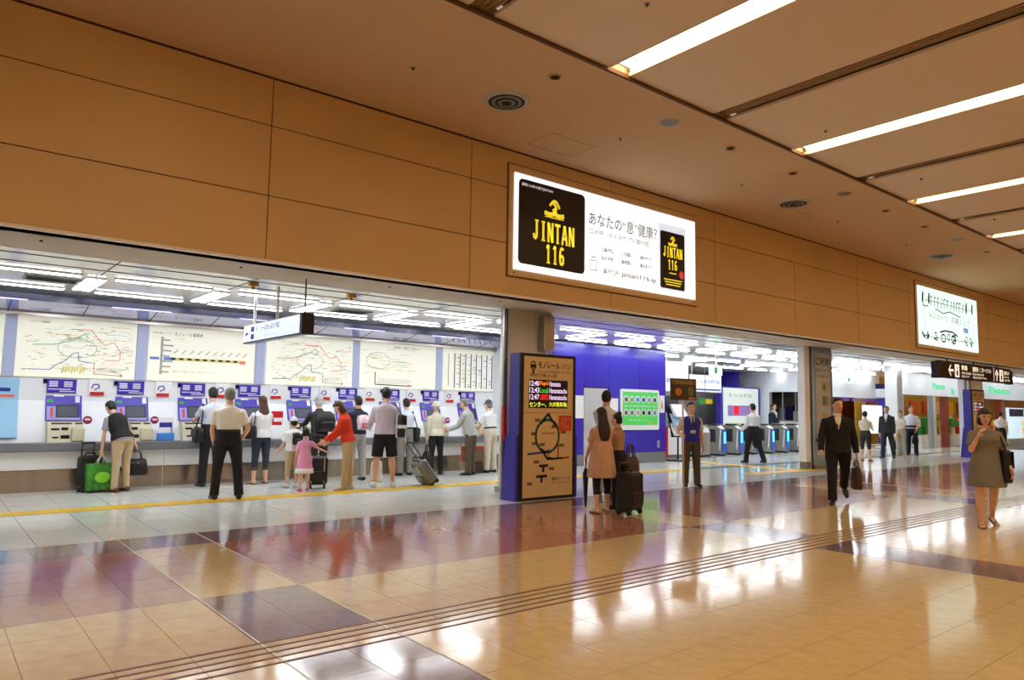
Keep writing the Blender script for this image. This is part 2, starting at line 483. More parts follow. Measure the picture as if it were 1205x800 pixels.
for k in range(6):
    xx = 0.25+2.16*k
    MB().bbox(xx, xx+0.95, 13.84, 13.862, 3.095, 3.113, 0.004).build('hood_lamp', glow('hood_lamp', (206, 200, 250), 0.9), hd)
struct('wall_side', MB().box(XE, XE+0.15, 13.6, 15.0, 0, ZH), WHITE_W, 'white side wall closing off the ticket machines')

# ---------------- blue wall of the second bay
wb = struct('wall_blue', MB().box(XE+0.15, 17.0, 13.78, 15.5, 0.0, ZH), NAVY, 'royal blue wall with the green poster and a grey door')
for a, b in ((XE+0.15, 12.4), (12.4, 13.62), (14.60, 15.84), (15.84, 17.02)):
    MB().box(a+0.004, b-0.004, 13.735, 13.79, 0.30, ZH-0.02).build('blue_panel', BLUE, wb)
MB().box(13.62+0.004, 14.60-0.004, 13.735, 13.79, 2.08, ZH-0.02).build('blue_panel', BLUE, wb)
MB().box(XE+0.15, 13.62, 13.72, 13.79, 0, 0.29).build('blue_skirting', GREY, wb)
MB().box(14.60, 17.03, 13.72, 13.79, 0, 0.29).build('blue_skirting', GREY, wb)
MB().box(13.1, 13.62, 13.72, 13.74, 1.25, 1.85).build('notice_plate', PAPER, wb)
MB().box(14.62, 14.95, 13.72, 13.74, 1.45, 1.8).build('notice_plate', PAPER, wb)
MB().box(17.0, 17.08, 13.70, 13.8, 0.1, 1.0).build('red_bumper', RED, wb)
dr = struct('door_1', MB().box(13.66, 14.56, 13.75, 13.79, 0.0, 2.06), LGREY, 'plain grey service door in the blue wall')
MB().box(14.44, 14.48, 13.71, 13.76, 0.95, 1.15).build('door_handle', STEEL, dr)
# ---------------- gate area walls
TGREY = mat('grey_wall_tile', (176, 172, 164), 0.4)
wr = struct('wall_gate_rear', MB().box(17.0, 31.4, 20.2, 20.4, 0, ZH), GREY, 'grey tiled wall beyond the ticket gates')
for i in range(24):
    for k in range(3):
        MB().box(17.0+i*0.6+.006, 17.6+i*0.6-.006, 20.16, 20.22, 1.05*k+.006, 1.05*(k+1)-.006).build('tile_panel', TGREY, wr)
wo = struct('wall_office', MB().box(29.42, 29.6, 15.3, 19.7, 2.38, ZH).box(29.42, 29.6, 15.3, 19.7, 0, 1.1).box(29.42, 29.6, 15.3, 16.0, 1.1, 2.38).box(29.42, 29.6, 17.9, 19.7, 1.1, 2.38), WHITE_W, 'white station office front with a dark window beyond the gates')
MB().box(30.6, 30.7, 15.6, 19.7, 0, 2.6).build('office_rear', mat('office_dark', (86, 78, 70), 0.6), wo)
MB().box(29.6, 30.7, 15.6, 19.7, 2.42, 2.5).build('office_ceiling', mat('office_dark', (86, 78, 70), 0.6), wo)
for k in range(6):
    MB().box(30.3, 30.6, 16.0+k*0.34, 16.26+k*0.34, 1.1, 1.5+0.5*random.random()).build('office_cabinet', [LGREY, NAVY, GREY][k % 3], wo)
MB().box(29.36, 29.62, 15.98, 17.92, 1.08, 1.13).build('office_ledge', STEEL, wo)
for k in range(4): MB().box(29.40, 29.46, 16.0+k*0.62, 16.04+k*0.62, 1.13, 2.38).build('window_mullion', STEEL, wo)
# ---------------- shops further along
RB = mat('shop_redbrown', (120, 48, 30), 0.5, var=0.2, vscale=2)
OLIVE = mat('shop_olive', (168, 150, 60), 0.5, var=0.15, vscale=2)
WARM = glow('shop_fill_glow', (255, 196, 110), 14.0)  # glow for unseen lights added to brighten the shop interiors
w4 = struct('wall_shop_brown', MB().box(29.6, 34.4, 15.3, 15.5, 2.18, ZH), WHITE_W, 'white fascia over the red-brown shop front')
MB().box(30.75, 36.6, 17.4, 17.5, 0, ZH).build('shop_rear', RB, w4)
MB().box(30.71, 30.75, 15.5, 17.5, 0, ZH).build('shop_side', RB, w4)
for k in range(6):
    MB().box(30.9+k*0.75, 31.4+k*0.75, 17.30, 17.4, 1.2, 2.1).build('wall_picture', [OLIVE, T_MAUVE, RB][k % 3], w4)
for k in range(5):
    MB().box(29.9+k*0.9, 30.5+k*0.9, 15.24, 15.3, 2.02, 2.14).build('sign_strip', mat('violet_sign', (110, 96, 190), 0.4), w4)
for k in range(3):
    MB().box(30.9+k*1.5, 32.1+k*1.5, 16.5, 17.0, 0, 0.9).build('shop_shelf', RB, w4)
    MB().cyl(31.4+k*1.5, 16.2, 2.7, 2.76, 0.22, 12).build('added_shop_light', WARM, w4)  # added disc behind the fascia, sized to brighten the brown shop
w5 = struct('wall_shop_bakery', MB().box(31.8, 50, 13.2, 13.4, 2.32, ZH), WHITE_W, 'white fascia with green lettering over the bakery shops')
MB().box(34.4, 50, 16.4, 16.5, 0, ZH).build('shop_rear', OLIVE, w5)
for a, b in ((35.0, 35.3), (36.4, 36.65), (43.6, 44.2)):
    MB().box(a, b, 13.25, 13.5, 0, 2.32).build('shop_pillar', RB if a > 36 else LGREY, w5)
for a, b in ((32.0, 34.9), (36.7, 38.6)):
    MB().box(a, b, 13.28, 13.30, 0.02, 2.32).build('shop_pane', GLASS, w5)
    for q in (a, b): MB().box(q-0.03, q+0.03, 13.24, 13.34, 0, 2.34).build('window_mullion', STEEL, w5)
for k in range(9):
    x = 35.2+k*1.6
    MB().box(x, x+1.4, 14.9, 15.6, 0, 0.85).build('shop_shelf', RB, w5)
    for q in range(3):
        MB().box(x+0.1+q*0.42, x+0.42+q*0.42, 15.0, 15.4, 0.85, 1.0+0.6*random.random()).build('shop_goods', random.choice([OLIVE, ORANGE, CREAM, RB, T_YEL, GREEN]), w5)
    for q in range(6):
        c_ = x+0.05+q*0.24
        MB().bbox(c_, c_+0.18, 13.9+0.15*(q % 3), 14.2+0.15*(q % 3), 0.55+0.35*(q % 2), 0.8+0.35*(q % 2)+0.3*random.random(), 0.03).build('shop_goods', random.choice([OLIVE, ORANGE, CREAM, T_YEL, GREEN, RED, PAPER]), w5)
    MB().box(x, x+1.45, 13.85, 14.6, 0, 0.55).build('shop_shelf', COLM, w5)
    MB().box(x+0.2, x+1.1, 16.3, 16.4, 1.5, 2.2).build('wall_picture', random.choice([ORANGE, RB, T_YEL, CREAM]), w5)
    MB().cyl(x+0.6, 14.4, 2.75, 2.82, 0.22, 12).build('added_shop_light', WARM, w5)  # added disc behind the fascia, sized to brighten the bakery
struct('wall_pillar', MB().bbox(27.86, 28.32, 11.75, 12.2, 0, ZH+0.005, 0.02), WHITE, 'slim white square pillar in the hall')

# ================================================================== ceiling fixtures
def tube_light(L):
    t = thing('tube_light', 'cool white tube light running along the glossy hall ceiling', 'ceiling light', (0, 0, ZH), 0, 'cool tube lights running along the hall ceiling')
    MB().box(-L/2, L/2, -0.065, 0.065, -0.012, 0.012).build('housing', WHITE, t)
    MB().bbox(-L/2+0.02, L/2-0.02, -0.05, 0.05, -0.020, -0.0125, 0.003).build('diffuser', TUBE, t)
    return t
first = tube_light(1.36); used = [False]
def place_tube(x, y, rz, lab=None, grp=None):
    if not used[0]:
        used[0] = True; o = first; o.location = (x, y, ZH); o.rotation_euler = (0, 0, rz)
        if lab: o['label'] = lab; o['group'] = grp
    else: o = copy_tree(first, None, (x, y, ZH), rz, lab, grp)
LY = 'cool white tube light set crosswise on the glossy hall ceiling'; GY = 'cool tube lights set crosswise on the hall ceiling'
for k, xx in enumerate(TXS):
    if -1.5 < xx < 33:
        for yy in (11.72, 13.32): place_tube(xx+0.886, yy, 0)
        for dx in ((-0.07, 0.07) if xx < 11 else (0,)):
            place_tube(xx+dx, 12.52, math.pi/2, LY, GY)
    if 17.5 < xx < 33:
        for yy in (15.1, 17.3): place_tube(xx+0.886, yy, 0)
        if k % 2: place_tube(xx, 15.7, math.pi/2, LY, GY)
for k in range(9):
    xx = 33.6+k*1.772
    for yy in (11.72, 12.6): place_tube(xx, yy, 0)

def fixture(kind, x, y, z=ZC):
    if kind == 'ring':
        t = thing('ceiling_diffuser', 'round dark air diffuser with concentric rings in the textured ceiling', 'air vent', (x, y, z), 0, 'round air diffusers along the ceiling margin')
        MB().tube([(0,0,-0.02),(0,0,0.01)], [0.30, 0.33], 28).build('rim', LGREY, t, True)
        for r, m_ in ((0.25, DARK), (0.21, GREY), (0.16, DARK), (0.12, GREY), (0.07, DARK)):
            MB().tube([(0,0,-0.024-0.1*(0.25-r)),(0,0,-0.018)], [r, r], 24).build('ring', m_, t)
    elif kind == 'spot':
        t = thing('downlight', 'small round recessed downlight with brass trim in the ceiling', 'downlight', (x, y, z), 0, 'small recessed downlights along the ceiling margin')
        MB().tube([(0,0,-0.012),(0,0,0.01)], [0.085, 0.095], 18).build('trim', BRASS, t, True)
        MB().tube([(0,0,-0.016),(0,0,-0.005)], [0.06, 0.06], 14).build('lens', DARK, t)
    elif kind == 'speaker':
        t = thing('ceiling_speaker', 'round flat pale speaker grille in the textured ceiling', 'speaker', (x, y, z), 0, 'round speaker grilles along the ceiling margin')
        MB().tube([(0,0,-0.012),(0,0,0.01)], [0.14, 0.15], 20).build('rim', LGREY, t, True)
        MB().tube([(0,0,-0.016),(0,0,-0.008)], [0.12, 0.125], 20).build('grille', GREY, t)
    else:
        t = thing('sprinkler', 'tiny sprinkler head dotting the concourse ceiling', 'sprinkler', (x, y, z), 0, 'tiny sprinkler heads on the concourse ceiling')
        MB().tube([(0,0,-0.008),(0,0,0.01)], [0.028, 0.032], 10).build('flange', GREY, t)
        MB().tube([(0,0,-0.03),(0,0,-0.006)], [0.012, 0.008], 8).build('nozzle', DARK, t)
def relabel(kind, xs, y, labs):
    for x, l in zip(xs, labs):
        n0_ = set(COL.objects); fixture(kind, x, y)
        for o in COL.objects:
            if o not in n0_ and o.parent is None: o['label'] = l
relabel('ring', (5.9, 13.27, 20.65, 28.1), 7.47, ('round ringed air diffuser in the ceiling before the large light box', 'round ringed air diffuser just past the large light box', 'round ringed air diffuser before the small pale green light box', 'round ringed air diffuser past the small pale green light box'))
relabel('spot', (5.91, 9.68, 11.55, 15.15, 17.07, 20.9), 6.5, ['small brass-rimmed downlight, %s along the ceiling edge from the access hatch' % o_ for o_ in ORDN])
relabel('speaker', (8.14, 13.36, 18.9), 6.48, ('round speaker grille in the ceiling over the large light box', 'round speaker grille beside the air diffuser past the large light box', 'round speaker grille further along towards the pale green light box'))
for x, y in ((4.42, 7.48), (8.09, 7.39), (11.46, 7.46), (15.24, 7.55), (18.6, 7.5)): fixture('sprinkler', x, y)
for x, y in ((5.55, 4.7), (10.2, 5.2), (13.6, 5.2), (17.6, 5.3)): fixture('sprinkler', x, y, ZC+0.03)
# dark vents and a small dome on the hall ceiling
for k, (x, y) in enumerate(((1.35, 12.4), (6.2, 12.5))):
    t = thing('ceiling_vent', ('dark slotted vent in the glossy ceiling near the pale blue poster', 'dark slotted vent in the glossy ceiling above the tall person in shorts')[k], 'air vent', (x, y, ZH+0.01), 0, 'dark slotted vents in the hall ceiling')
    MB().box(-0.35, 0.35, -0.2, 0.2, -0.02, 0.01).build('frame', GREY, t)
    for q in range(5): MB().box(-0.31, 0.31, -0.16+q*0.075, -0.12+q*0.075, -0.024, -0.018).build('slot', DARK, t)
for k, (x, y) in enumerate(((3.6, 10.4), (5.15, 10.4))):
    t = thing('rail_bracket', ('small brass bracket on the shutter rail before the hanging white sign', 'small brass bracket on the shutter rail past the hanging white sign')[k], 'bracket', (x, y, ZH-0.012), 0, 'brass brackets clamped to the shutter rail')
    MB().bbox(-0.07, 0.07, -0.05, 0.05, -0.07, 0.0, 0.01).build('clamp', BRASS, t)
    MB().tube([(0,0,-0.11),(0,0,-0.07)], [0.02, 0.03], 8).build('knob', BRASS, t)

# ================================================================== ticket machines
LILAC = mat('machine_lilac', (150, 140, 214), 0.35)
MBLUE = mat('machine_blue', (60, 44, 172), 0.35)
SCR = glow('machine_screen', (46, 52, 64), 0.5)
PRINTW = mat('print_white', (226, 226, 240), 0.5)
def slope_y(z): return 14.45+(z-0.80)*(0.27/0.70)
def machine(x):
    t = thing('ticket_machine', 'blue-fronted ticket machine with dark touch screen set in the white wall', 'ticket machine', (x, 14.45, 0.80), 0, 'ticket machines in a row along the counter')
    # local: y is relative to 14.45, z to 0.80
    def sl(z): return z*(0.27/0.70)
    def panel(x0, x1, z0, z1, d0, d1, M, name, par=None):
        mb = MB()
        mb.loft([[(x0, sl(z0)-d1, z0), (x1, sl(z0)-d1, z0), (x1, sl(z0)+d0, z0), (x0, sl(z0)+d0, z0)],
                 [(x0, sl(z1)-d1, z1), (x1, sl(z1)-d1, z1), (x1, sl(z1)+d0, z1), (x0, sl(z1)+d0, z1)]])
        return mb.build(name, M, par or t)
    panel(-0.27, 0.27, 0.36, 0.84, 0.02, 0.03, MBLUE, 'screen_panel')
    panel(-0.25, -0.12, 0.37, 0.60, -0.025, 0.034, LILAC, 'side_strip')
    panel(-0.12, 0.24, 0.37, 0.41, -0.025, 0.034, LILAC, 'lower_strip')
    s = panel(-0.11, 0.22, 0.41, 0.63, -0.02, 0.036, BLACK, 'touch_screen')
    panel(-0.09, 0.20, 0.43, 0.61, -0.03, 0.038, SCR, 'display', s)
    panel(-0.15, 0.0, 0.77, 0.81, -0.02, 0.034, PRINTW, 'name_plate')
    panel(-0.25, -0.16, 0.67, 0.72, -0.02, 0.034, GREEN, 'card_mark')
    panel(0.17, 0.24, 0.67, 0.78, -0.02, 0.034, PRINTW, 'code_plate')
    panel(-0.20, -0.16, 0.42, 0.58, -0.025, 0.038, ORANGE, 'key_strip')
    # cream coin and ticket unit
    b = MB(); b.loft([[(-0.25, -0.16, 0.0), (0.28, -0.16, 0.0), (0.28, 0.02, 0.0), (-0.25, 0.02, 0.0)],
                      [(-0.25, -0.10, 0.20), (0.28, -0.10, 0.20), (0.28, 0.08, 0.20), (-0.25, 0.08, 0.20)],
                      [(-0.25, -0.05, 0.34), (0.28, -0.05, 0.34), (0.28, 0.16, 0.34), (-0.25, 0.16, 0.34)]])
    u = b.build('coin_unit', CREAM, t)
    for (x0, x1, z0, z1) in ((-0.2, -0.08, 0.20, 0.235), (-0.05, 0.05, 0.20, 0.25), (-0.18, -0.09, 0.06, 0.095), (-0.06, 0.07, 0.05, 0.12), (0.14, 0.17, 0.05, 0.09)):
        MB().box(x0, x1, -0.155+z0*0.25, -0.10, z0, z1).build('coin_slot', BLACK, u)
    MB().box(-0.20, 0.10, -0.065, -0.04, 0.30, 0.325).build('ticket_slot', BLACK, u)
    MB().box(0.15, 0.26, -0.065, -0.04, 0.30, 0.325).build('ticket_slot', BLACK, u)
    MB().bbox(0.09, 0.285, -0.185, -0.05, 0.01, 0.24, 0.015).build('coin_tray', CREAM, u)
    return t
MX = [1.91, 2.98, 4.04, 5.11, 6.17, 7.25, 8.34, 9.42, 10.5]
m0 = machine(MX[0])
m0['label'] = 'blue-fronted ticket machine, first along from the pale blue poster'
for k, x in enumerate(MX[1:]): copy_tree(m0, None, (x, 14.45, 0.80), label='blue-fronted ticket machine, %s along from the pale blue poster' % ORDN[k+1])
def info_board(x):
    t = thing('fare_board', 'small blue instruction board mounted above a ticket machine', 'sign', (x, 14.72, 1.63), 0, 'blue instruction boards above the ticket machines')
    MB().box(-0.22, 0.22, -0.02, 0.0, 0, 0.24).build('board', MBLUE, t)
    MB().box(-0.28, -0.215, -0.02, 0.0, 0.16, 0.24).build('number_tab', NAVY, t)
    q = MB()
    for a in (-0.19, 0.03):
        for r in range(3): q.box(a, a+0.13, -0.023, -0.019, 0.11+r*0.035, 0.133+r*0.035)
    for r, (a, b) in enumerate(((-0.2, 0.14), (-0.03, 0.2))): q.box(a, b, -0.023, -0.019, 0.06-r*0.035, 0.075-r*0.035)
    q.build('printed_text', PRINTW, t)
    return t
b0 = info_board(1.865)
b0['label'] = 'small blue instruction board above the first ticket machine from the poster'
for k in range(1, 9): copy_tree(b0, None, (1.865+1.084*k, 14.72, 1.63), label='small blue instruction board above the %s ticket machine from the poster' % ORDN[k])
def card_notice(x, mode):
    t = thing('card_notice', 'small white notice with a red band stuck between ticket machines', 'notice', (x, 14.715, 1.40), 0, 'white notices with red bands between the ticket machines')
    MB().box(-0.14, 0.14, -0.014, 0.0, 0.0, 0.30).build('sheet', PAPER, t)
    MB().box(-0.12, 0.10, -0.018, -0.012, 0.005, 0.065).build('red_band', RED, t)
    g = MB(); g.line([(-0.1, 0.12), (-0.08, 0.19), (0.0, 0.2), (0.02, 0.14), (-0.06, 0.1)], 0.02, -0.016).build('blue_mark', INKB, t)
    return t
n0 = card_notice(2.42, 0)
n0['label'] = 'white notice with red band after the first ticket machine from the poster'
for k in range(1, 8): copy_tree(n0, None, (2.42+1.084*k, 14.715, 1.60), label='white notice with red band after the %s ticket machine from the poster' % ORDN[k])
n0.location.z = 1.60
def sticker(x):
    t = thing('round_sticker', 'round red and blue sticker beside a ticket machine', 'sticker', (x, 14.58, 1.17), 0, 'round red and blue stickers beside the ticket machines')
    a = MB(); a.tube([(0, -0.012, 0), (0, 0.0, 0)], [0.07, 0.07], 18).build('disc', INKB, t)
    MB().tube([(0, -0.016, 0.008), (0, -0.01, 0.008)], [0.055, 0.055], 16).build('red_disc', RED, t)
    MB().box(-0.04, 0.04, -0.02, -0.014, -0.005, 0.025).build('printed_text', PRINTW, t)
    return t
s0 = sticker(2.27)
s0['label'] = 'round red and blue sticker beside the first ticket machine from the poster'
for k in range(1, 8): copy_tree(s0, None, (2.27+1.084*k, 14.58, 1.17), label='round red and blue sticker beside the %s ticket machine from the poster' % ORDN[k])
t = thing('wall_poster', 'tall pale blue poster at the end of the ticket machine row', 'poster', (0.75, 14.50, 0.86))
q = MB(); q.loft([[(-0.5, -0.06, 0.02), (0.5, -0.06, 0.02), (0.5, -0.04, 0.02), (-0.5, -0.04, 0.02)], [(-0.5, 0.185, 0.64), (0.5, 0.185, 0.64), (0.5, 0.205, 0.64), (-0.5, 0.205, 0.64)], [(-0.5, 0.195, 1.0), (0.5, 0.195, 1.0), (0.5, 0.215, 1.0), (-0.5, 0.215, 1.0)]]).build('sheet', mat('poster_blue', (150, 200, 236), 0.5), t)
MB().box(0.1, 0.38, 0.185, 0.196, 0.78, 0.84).build('heading', INKB, t)
MB().box(0.2, 0.44, 0.185, 0.196, 0.68, 0.73).build('red_block', mat('poster_salmon', (226, 120, 110), 0.5), t)
t = thing('leaflet_rack', 'small leaflet holder with blue leaflets on the grey counter', 'leaflet rack', (3.5, 14.36, 0.80))
MB().bbox(-0.14, 0.14, -0.06, 0.03, 0, 0.14, 0.01).build('tray', mat('leaflet_blue', (70, 140, 220), 0.5), t)
for k, M in enumerate((PAPER, INKB, PAPER)):
    MB().box(-0.12+k*0.02, 0.1+k*0.02, 0.03+0.012*k, 0.038+0.012*k, 0.0, 0.24+0.09*k).build('leaflet', M, t)
t = thing('wall_notice', 'red and white printed notice right of the long-haired shopper', 'notice', (5.66, 14.62, 1.02))
MB().box(-0.13, 0.13, -0.05, -0.03, 0, 0.36).build('sheet', PAPER, t); MB().box(-0.12, 0.12, -0.054, -0.05, 0.2, 0.33).build('red_block', RED, t); MB().box(-0.1, 0.1, -0.054, -0.05, 0.02, 0.12).build('red_block', RED, t)

# ================================================================== route map panels
def board(x0, x1, label):
    t = thing('route_map', label, 'map', ((x0+x1)/2, 14.72, 1.90))
    hw = (x1-x0)/2
    MB().box(-hw, hw, -0.03, 0.0, 0.0, 1.03).build('lit_panel', MAPM, t)
    return t, hw
pc = {n: mat('route_'+n, c, 0.6) for n, c in dict(red=(236, 140, 116), orange=(240, 184, 140), green=(140, 190, 160), blue=(110, 136, 206), yellow=(224, 214, 130), grey=(172, 172, 172), brown=(192, 150, 136)).items()}
PN = list(pc)
def net(t, hw, seed, ins=True):
    rg = random.Random(seed); Y = -0.033
    q = MB()
    c = [(-0.02+0.30*math.cos(R(a)), 0.52+0.17*math.sin(R(a))) for a in range(0, 361, 20)]
    q.line(c, 0.011, Y, 2)
    q.line([(-0.8*hw, 0.13), (-0.45*hw, 0.13), (-0.35*hw, 0.22), (-0.2*hw, 0.3), (-0.1*hw, 0.42), (0.0, 0.45), (0.02*hw, 0.30), (0.25*hw, 0.27)], 0.014, Y, 3)
    q.line([(-0.15*hw, 0.85), (0.2*hw, 0.86), (0.35*hw, 0.68), (0.45*hw, 0.6), (0.6*hw, 0.66), (0.72*hw, 0.5), (0.72*hw, 0.34), (0.45*hw, 0.33)], 0.013, Y, 0)
    q.line([(-0.75*hw, 0.55), (-0.4*hw, 0.57), (-0.1*hw, 0.66), (0.1*hw, 0.79), (0.15*hw, 0.7)], 0.015, Y, 2)
    for k in range(26):
        x = rg.uniform(-0.85, 0.75)*hw; z = rg.uniform(0.14, 0.9); L = rg.uniform(0.12, 0.5)*hw
        q.line([(x, z), (min(x+L, 0.92*hw), z), (min(x+L+0.08, 0.95*hw), z+rg.uniform(-0.07, 0.07))], 0.0065, Y, rg.randrange(7))
    for k in range(90):
        x = rg.uniform(-0.9, 0.9)*hw; z = rg.uniform(0.1, 0.95)
        q.line([(x, z), (x+rg.uniform(0.03, 0.1), z)], 0.010, Y, 5 if k % 3 else 6)
    for k in range(8): q.line([(-0.25*hw+k*0.045, 0.08+0.02*(k % 3)), (-0.22*hw+k*0.045, 0.2)], 0.03, Y, 4)
    if ins:
        q.line([(0.28*hw, 0.30), (0.28*hw, 0.08), (0.75*hw, 0.06)], 0.014, Y, 6)
        for k in range(10): q.line([(0.3*hw+k*0.043, 0.1), (0.36*hw+k*0.043, 0.2)], 0.01, Y, 5)
        q.line([(0.74*hw, 0.065), (0.78*hw, 0.065)], 0.05, Y, 0)
    q.build('printed_routes', [pc[n] for n in PN], t, kind='stuff')
t, hw = board(-1.1, 0.98, 'lit rail map panel cut by the frame beside the pale blue poster'); net(t, hw, 1)
t, hw = board(1.16, 2.99, 'lit rail map with a red-dotted inset over the first ticket machines'); net(t, hw, 2)
text('のりかえ路線図', -0.75, -0.45, 0.93, 0.97, -0.034, INKG, t); text('Fare information', 0.5, 0.8, 0.92, 0.95, -0.034, INKG, t)
t, hw = board(3.2, 5.18, 'lit line diagram of a single row of stations with a red end stop')
text('モノレール運賃表', -0.55, -0.03, 0.86, 0.935, -0.034, INK, t); text('羽田空港線 のりかえ', -0.93, -0.6, 0.88, 0.92, -0.034, INKG, t)
text('おとな・こども', -0.93, -0.75, 0.80, 0.84, -0.034, pc['orange'], t); text('こども 運賃', -0.53, -0.36, 0.79, 0.83, -0.034, pc['orange'], t)
text('運賃は大人の料金です。詳しくは係員におたずねください', -0.55, 0.25, 0.17, 0.20, -0.034, INKG, t)
q = MB()
q.line([(-0.58, 0.42), (0.82, 0.42)], 0.06, -0.032, 4)
for k in range(10):
    x = -0.55+k*0.145
    q.line([(x-0.04, 0.425), (x+0.04, 0.425)], 0.035, -0.034, 7)
    q.line([(x, 0.52), (x+0.08, 0.60)], 0.018, -0.034, 5 if k < 9 else 0)
q.line([(0.70, 0.41), (0.80, 0.41)], 0.07, -0.035, 0)
q.line([(-0.76, 0.83), (-0.76, 0.12)], 0.045, -0.033, 5)
for k in range(7): q.line([(-0.74, 0.17+k*0.1), (-0.62+0.03*(k % 3), 0.17+k*0.1)], 0.03, -0.034, 5)
q.line([(-0.96, 0.42), (-0.8, 0.42)], 0.05, -0.034, 3); q.line([(-0.72, 0.42), (-0.53, 0.42)], 0.06, -0.034, 3)
q.build('printed_routes', [pc[n] for n in PN]+[INK], t, kind='stuff')
t, hw = board(5.42, 7.36, 'lit rail map panel behind the children and the red cardigan'); net(t, hw, 4)
t, hw = board(7.54, 9.56, 'lit rail map with a black inset box and a wide blank right half')
q = MB()
q.line([(-0.55+0.3*math.cos(R(a)), 0.62+0.19*math.sin(R(a))) for a in range(0, 361, 20)], 0.012, -0.033, 2)
q.line([(-0.62, 0.36), (-0.62, 0.08), (0.35, 0.06)], 0.022, -0.033, 7)
for k in range(13): q.line([(-0.56+k*0.065, 0.1), (-0.48+k*0.065, 0.22)], 0.014, -0.033, 5)
q.line([(0.24, 0.07), (0.32, 0.07)], 0.05, -0.034, 0); q.line([(-0.9, 0.5), (-0.4, 0.42), (0.0, 0.55), (0.2, 0.55)], 0.012, -0.033, 1)
for k in range(30):
    x = random.uniform(-0.95, 0.2); z = random.uniform(0.3, 0.9); q.line([(x, z), (x+random.uniform(.05, .3), z)], 0.009, -0.033, random.randrange(7))
q.build('printed_routes', [pc[n] for n in PN]+[INK], t, kind='stuff')
text('路線図・運賃のご案内Fare', -0.15, 0.55, 0.92, 0.97, -0.034, INK, t)
t, hw = board(9.76, 11.3, 'lit timetable panel ruled by dark upright lines at the end of the row')
q = MB()
for k in range(8): q.line([(-0.42+k*0.165, 0.06), (-0.42+k*0.165, 0.92)], 0.03, -0.033, 0)
for k in range(60):
    x = -0.36+random.randrange(7)*0.165; z = random.uniform(0.08, 0.9); q.line([(x, z), (x+0.08, z)], 0.012, -0.033, 1)
q.line([(-0.6, 0.1), (-0.6, 0.9)], 0.02, -0.033, 1); q.build('printed_columns', [mat('ink_navy', (50, 56, 110), 0.6), INKG], t)
for x in (1.07, 3.09, 5.30, 7.45, 9.66):
    dv = MB().box(x-0.085, x+0.085, 14.685, 14.73, 1.90, 2.95).build('divider_strip', DIV, wt)

# ================================================================== hanging white sign
PALE = glow('sign_pale', (216, 228, 250), 0.75)
t = thing('hanging_sign', 'white hanging direction sign with blue symbols over the machine queue', 'sign', (4.1, 10.85, 2.50))
MB().box(-0.05, 0.05, -1.18, 1.18, 0.0, 0.265).build('sign_box', PALE, t)
MB().box(-0.055, 0.055, -1.19, 1.19, -0.025, 0.004).build('bottom_edge', NAVY, t)
MB().box(-0.08, 0.10, -1.25, -1.17, -0.02, 0.275).build('end_cap', INK, t)
MB().box(-0.055, 0.055, -1.19, 1.19, 0.262, 0.275).build('top_edge', LGREY, t)
for yy in (0.85, -0.12): MB().tube([(0, yy, 0.27), (0, yy, ZH-2.49)], 0.022, 10).build('hanging_rod', WHITE, t)
MB().tube([(0, -1.15, 0.27), (0, -1.15, ZH-2.49)], 0.012, 8).build('hanging_rod', GREY, t)
q = MB()   # arrow and pictograms on the -x face; run coordinate r -> y=-r
def onx_(q, pts, mi=0, x=-0.053): q.add([(x, -a, b) for a, b in pts], [tuple(range(len(pts)))], mi)
onx_(q, [(-1.12, 0.13), (-1.03, 0.19), (-1.03, 0.145), (-0.95, 0.145), (-0.95, 0.115), (-1.03, 0.115), (-1.03, 0.07)])
onx_(q, [(-0.86, 0.15), (-0.70, 0.15), (-0.70, 0.235), (-0.86, 0.235)]); onx_(q, [(-0.86, 0.03), (-0.70, 0.03), (-0.70, 0.115), (-0.86, 0.115)])
q.build('pictogram', INKB, t)
text('モノレールきっぷうりば', -0.64, 0.35, 0.14, 0.235, -0.054, INK, t, face='-x', bold=0.02); text('Monorail Tickets', -0.64, -0.1, 0.095, 0.13, -0.054, INKG, t, face='-x'); text('单轨电车 售票处 모노레일', -0.64, 0.25, 0.04, 0.08, -0.054, INKG, t, face='-x')

# ================================================================== JINTAN light box
ADW = glow('ad_white', (234, 244, 251), 1.02)
BLK = mat('ad_black', (26, 16, 16), 0.4)
GOLD = glow('ad_gold', (236, 214, 50), 0.75)
def slab_text(q, s, x0, z0, w_, h_, y, mi=0):
    """condensed slab-serif capitals and figures, built from strokes"""
    G = {'J': [[(.62,1),(.62,.2),(.5,.06),(.3,.06),(.2,.2),(.2,.3)]], 'I': [[(.5,0),(.5,1)]], 'N': [[(.18,0),(.18,1)],[(.18,1),(.8,0)],[(.8,0),(.8,1)]],
         'T': [[(.5,0),(.5,1)],[(.05,.95),(.95,.95)]], 'A': [[(.12,0),(.48,1)],[(.52,1),(.88,0)],[(.28,.33),(.72,.33)]], '1': [[(.52,0),(.52,1)],[(.52,1),(.25,.8)]],
         '6': [[(.78,.85),(.6,.97),(.4,.95),(.24,.7),(.2,.4),(.28,.1),(.5,.03),(.72,.12),(.78,.32),(.7,.5),(.5,.56),(.26,.45)]]}
    SER = {'J': [(.35,.9,.97)], 'I': [(.22,.78,.03),(.22,.78,.97)], 'N': [(.02,.36,.03),(.02,.3,.97),(.64,.98,.97)], 'T': [(.28,.72,.03)], 'A': [(0,.28,.03),(.68,1,.03)], '1': [(.25,.8,.03)], '6': []}
    n = len(s); cw = w_/n
    for i, ch in enumerate(s):
        ox = x0+i*cw; sx = cw*0.9
        for st in G[ch]: q.line([(ox+a*sx, z0+b*h_) for a, b in st], cw*0.29, y, mi)
        for a, b, z in SER[ch]: q.line([(ox+a*sx, z0+z*h_), (ox+b*sx, z0+z*h_)], h_*0.09, y-0.0005, mi)
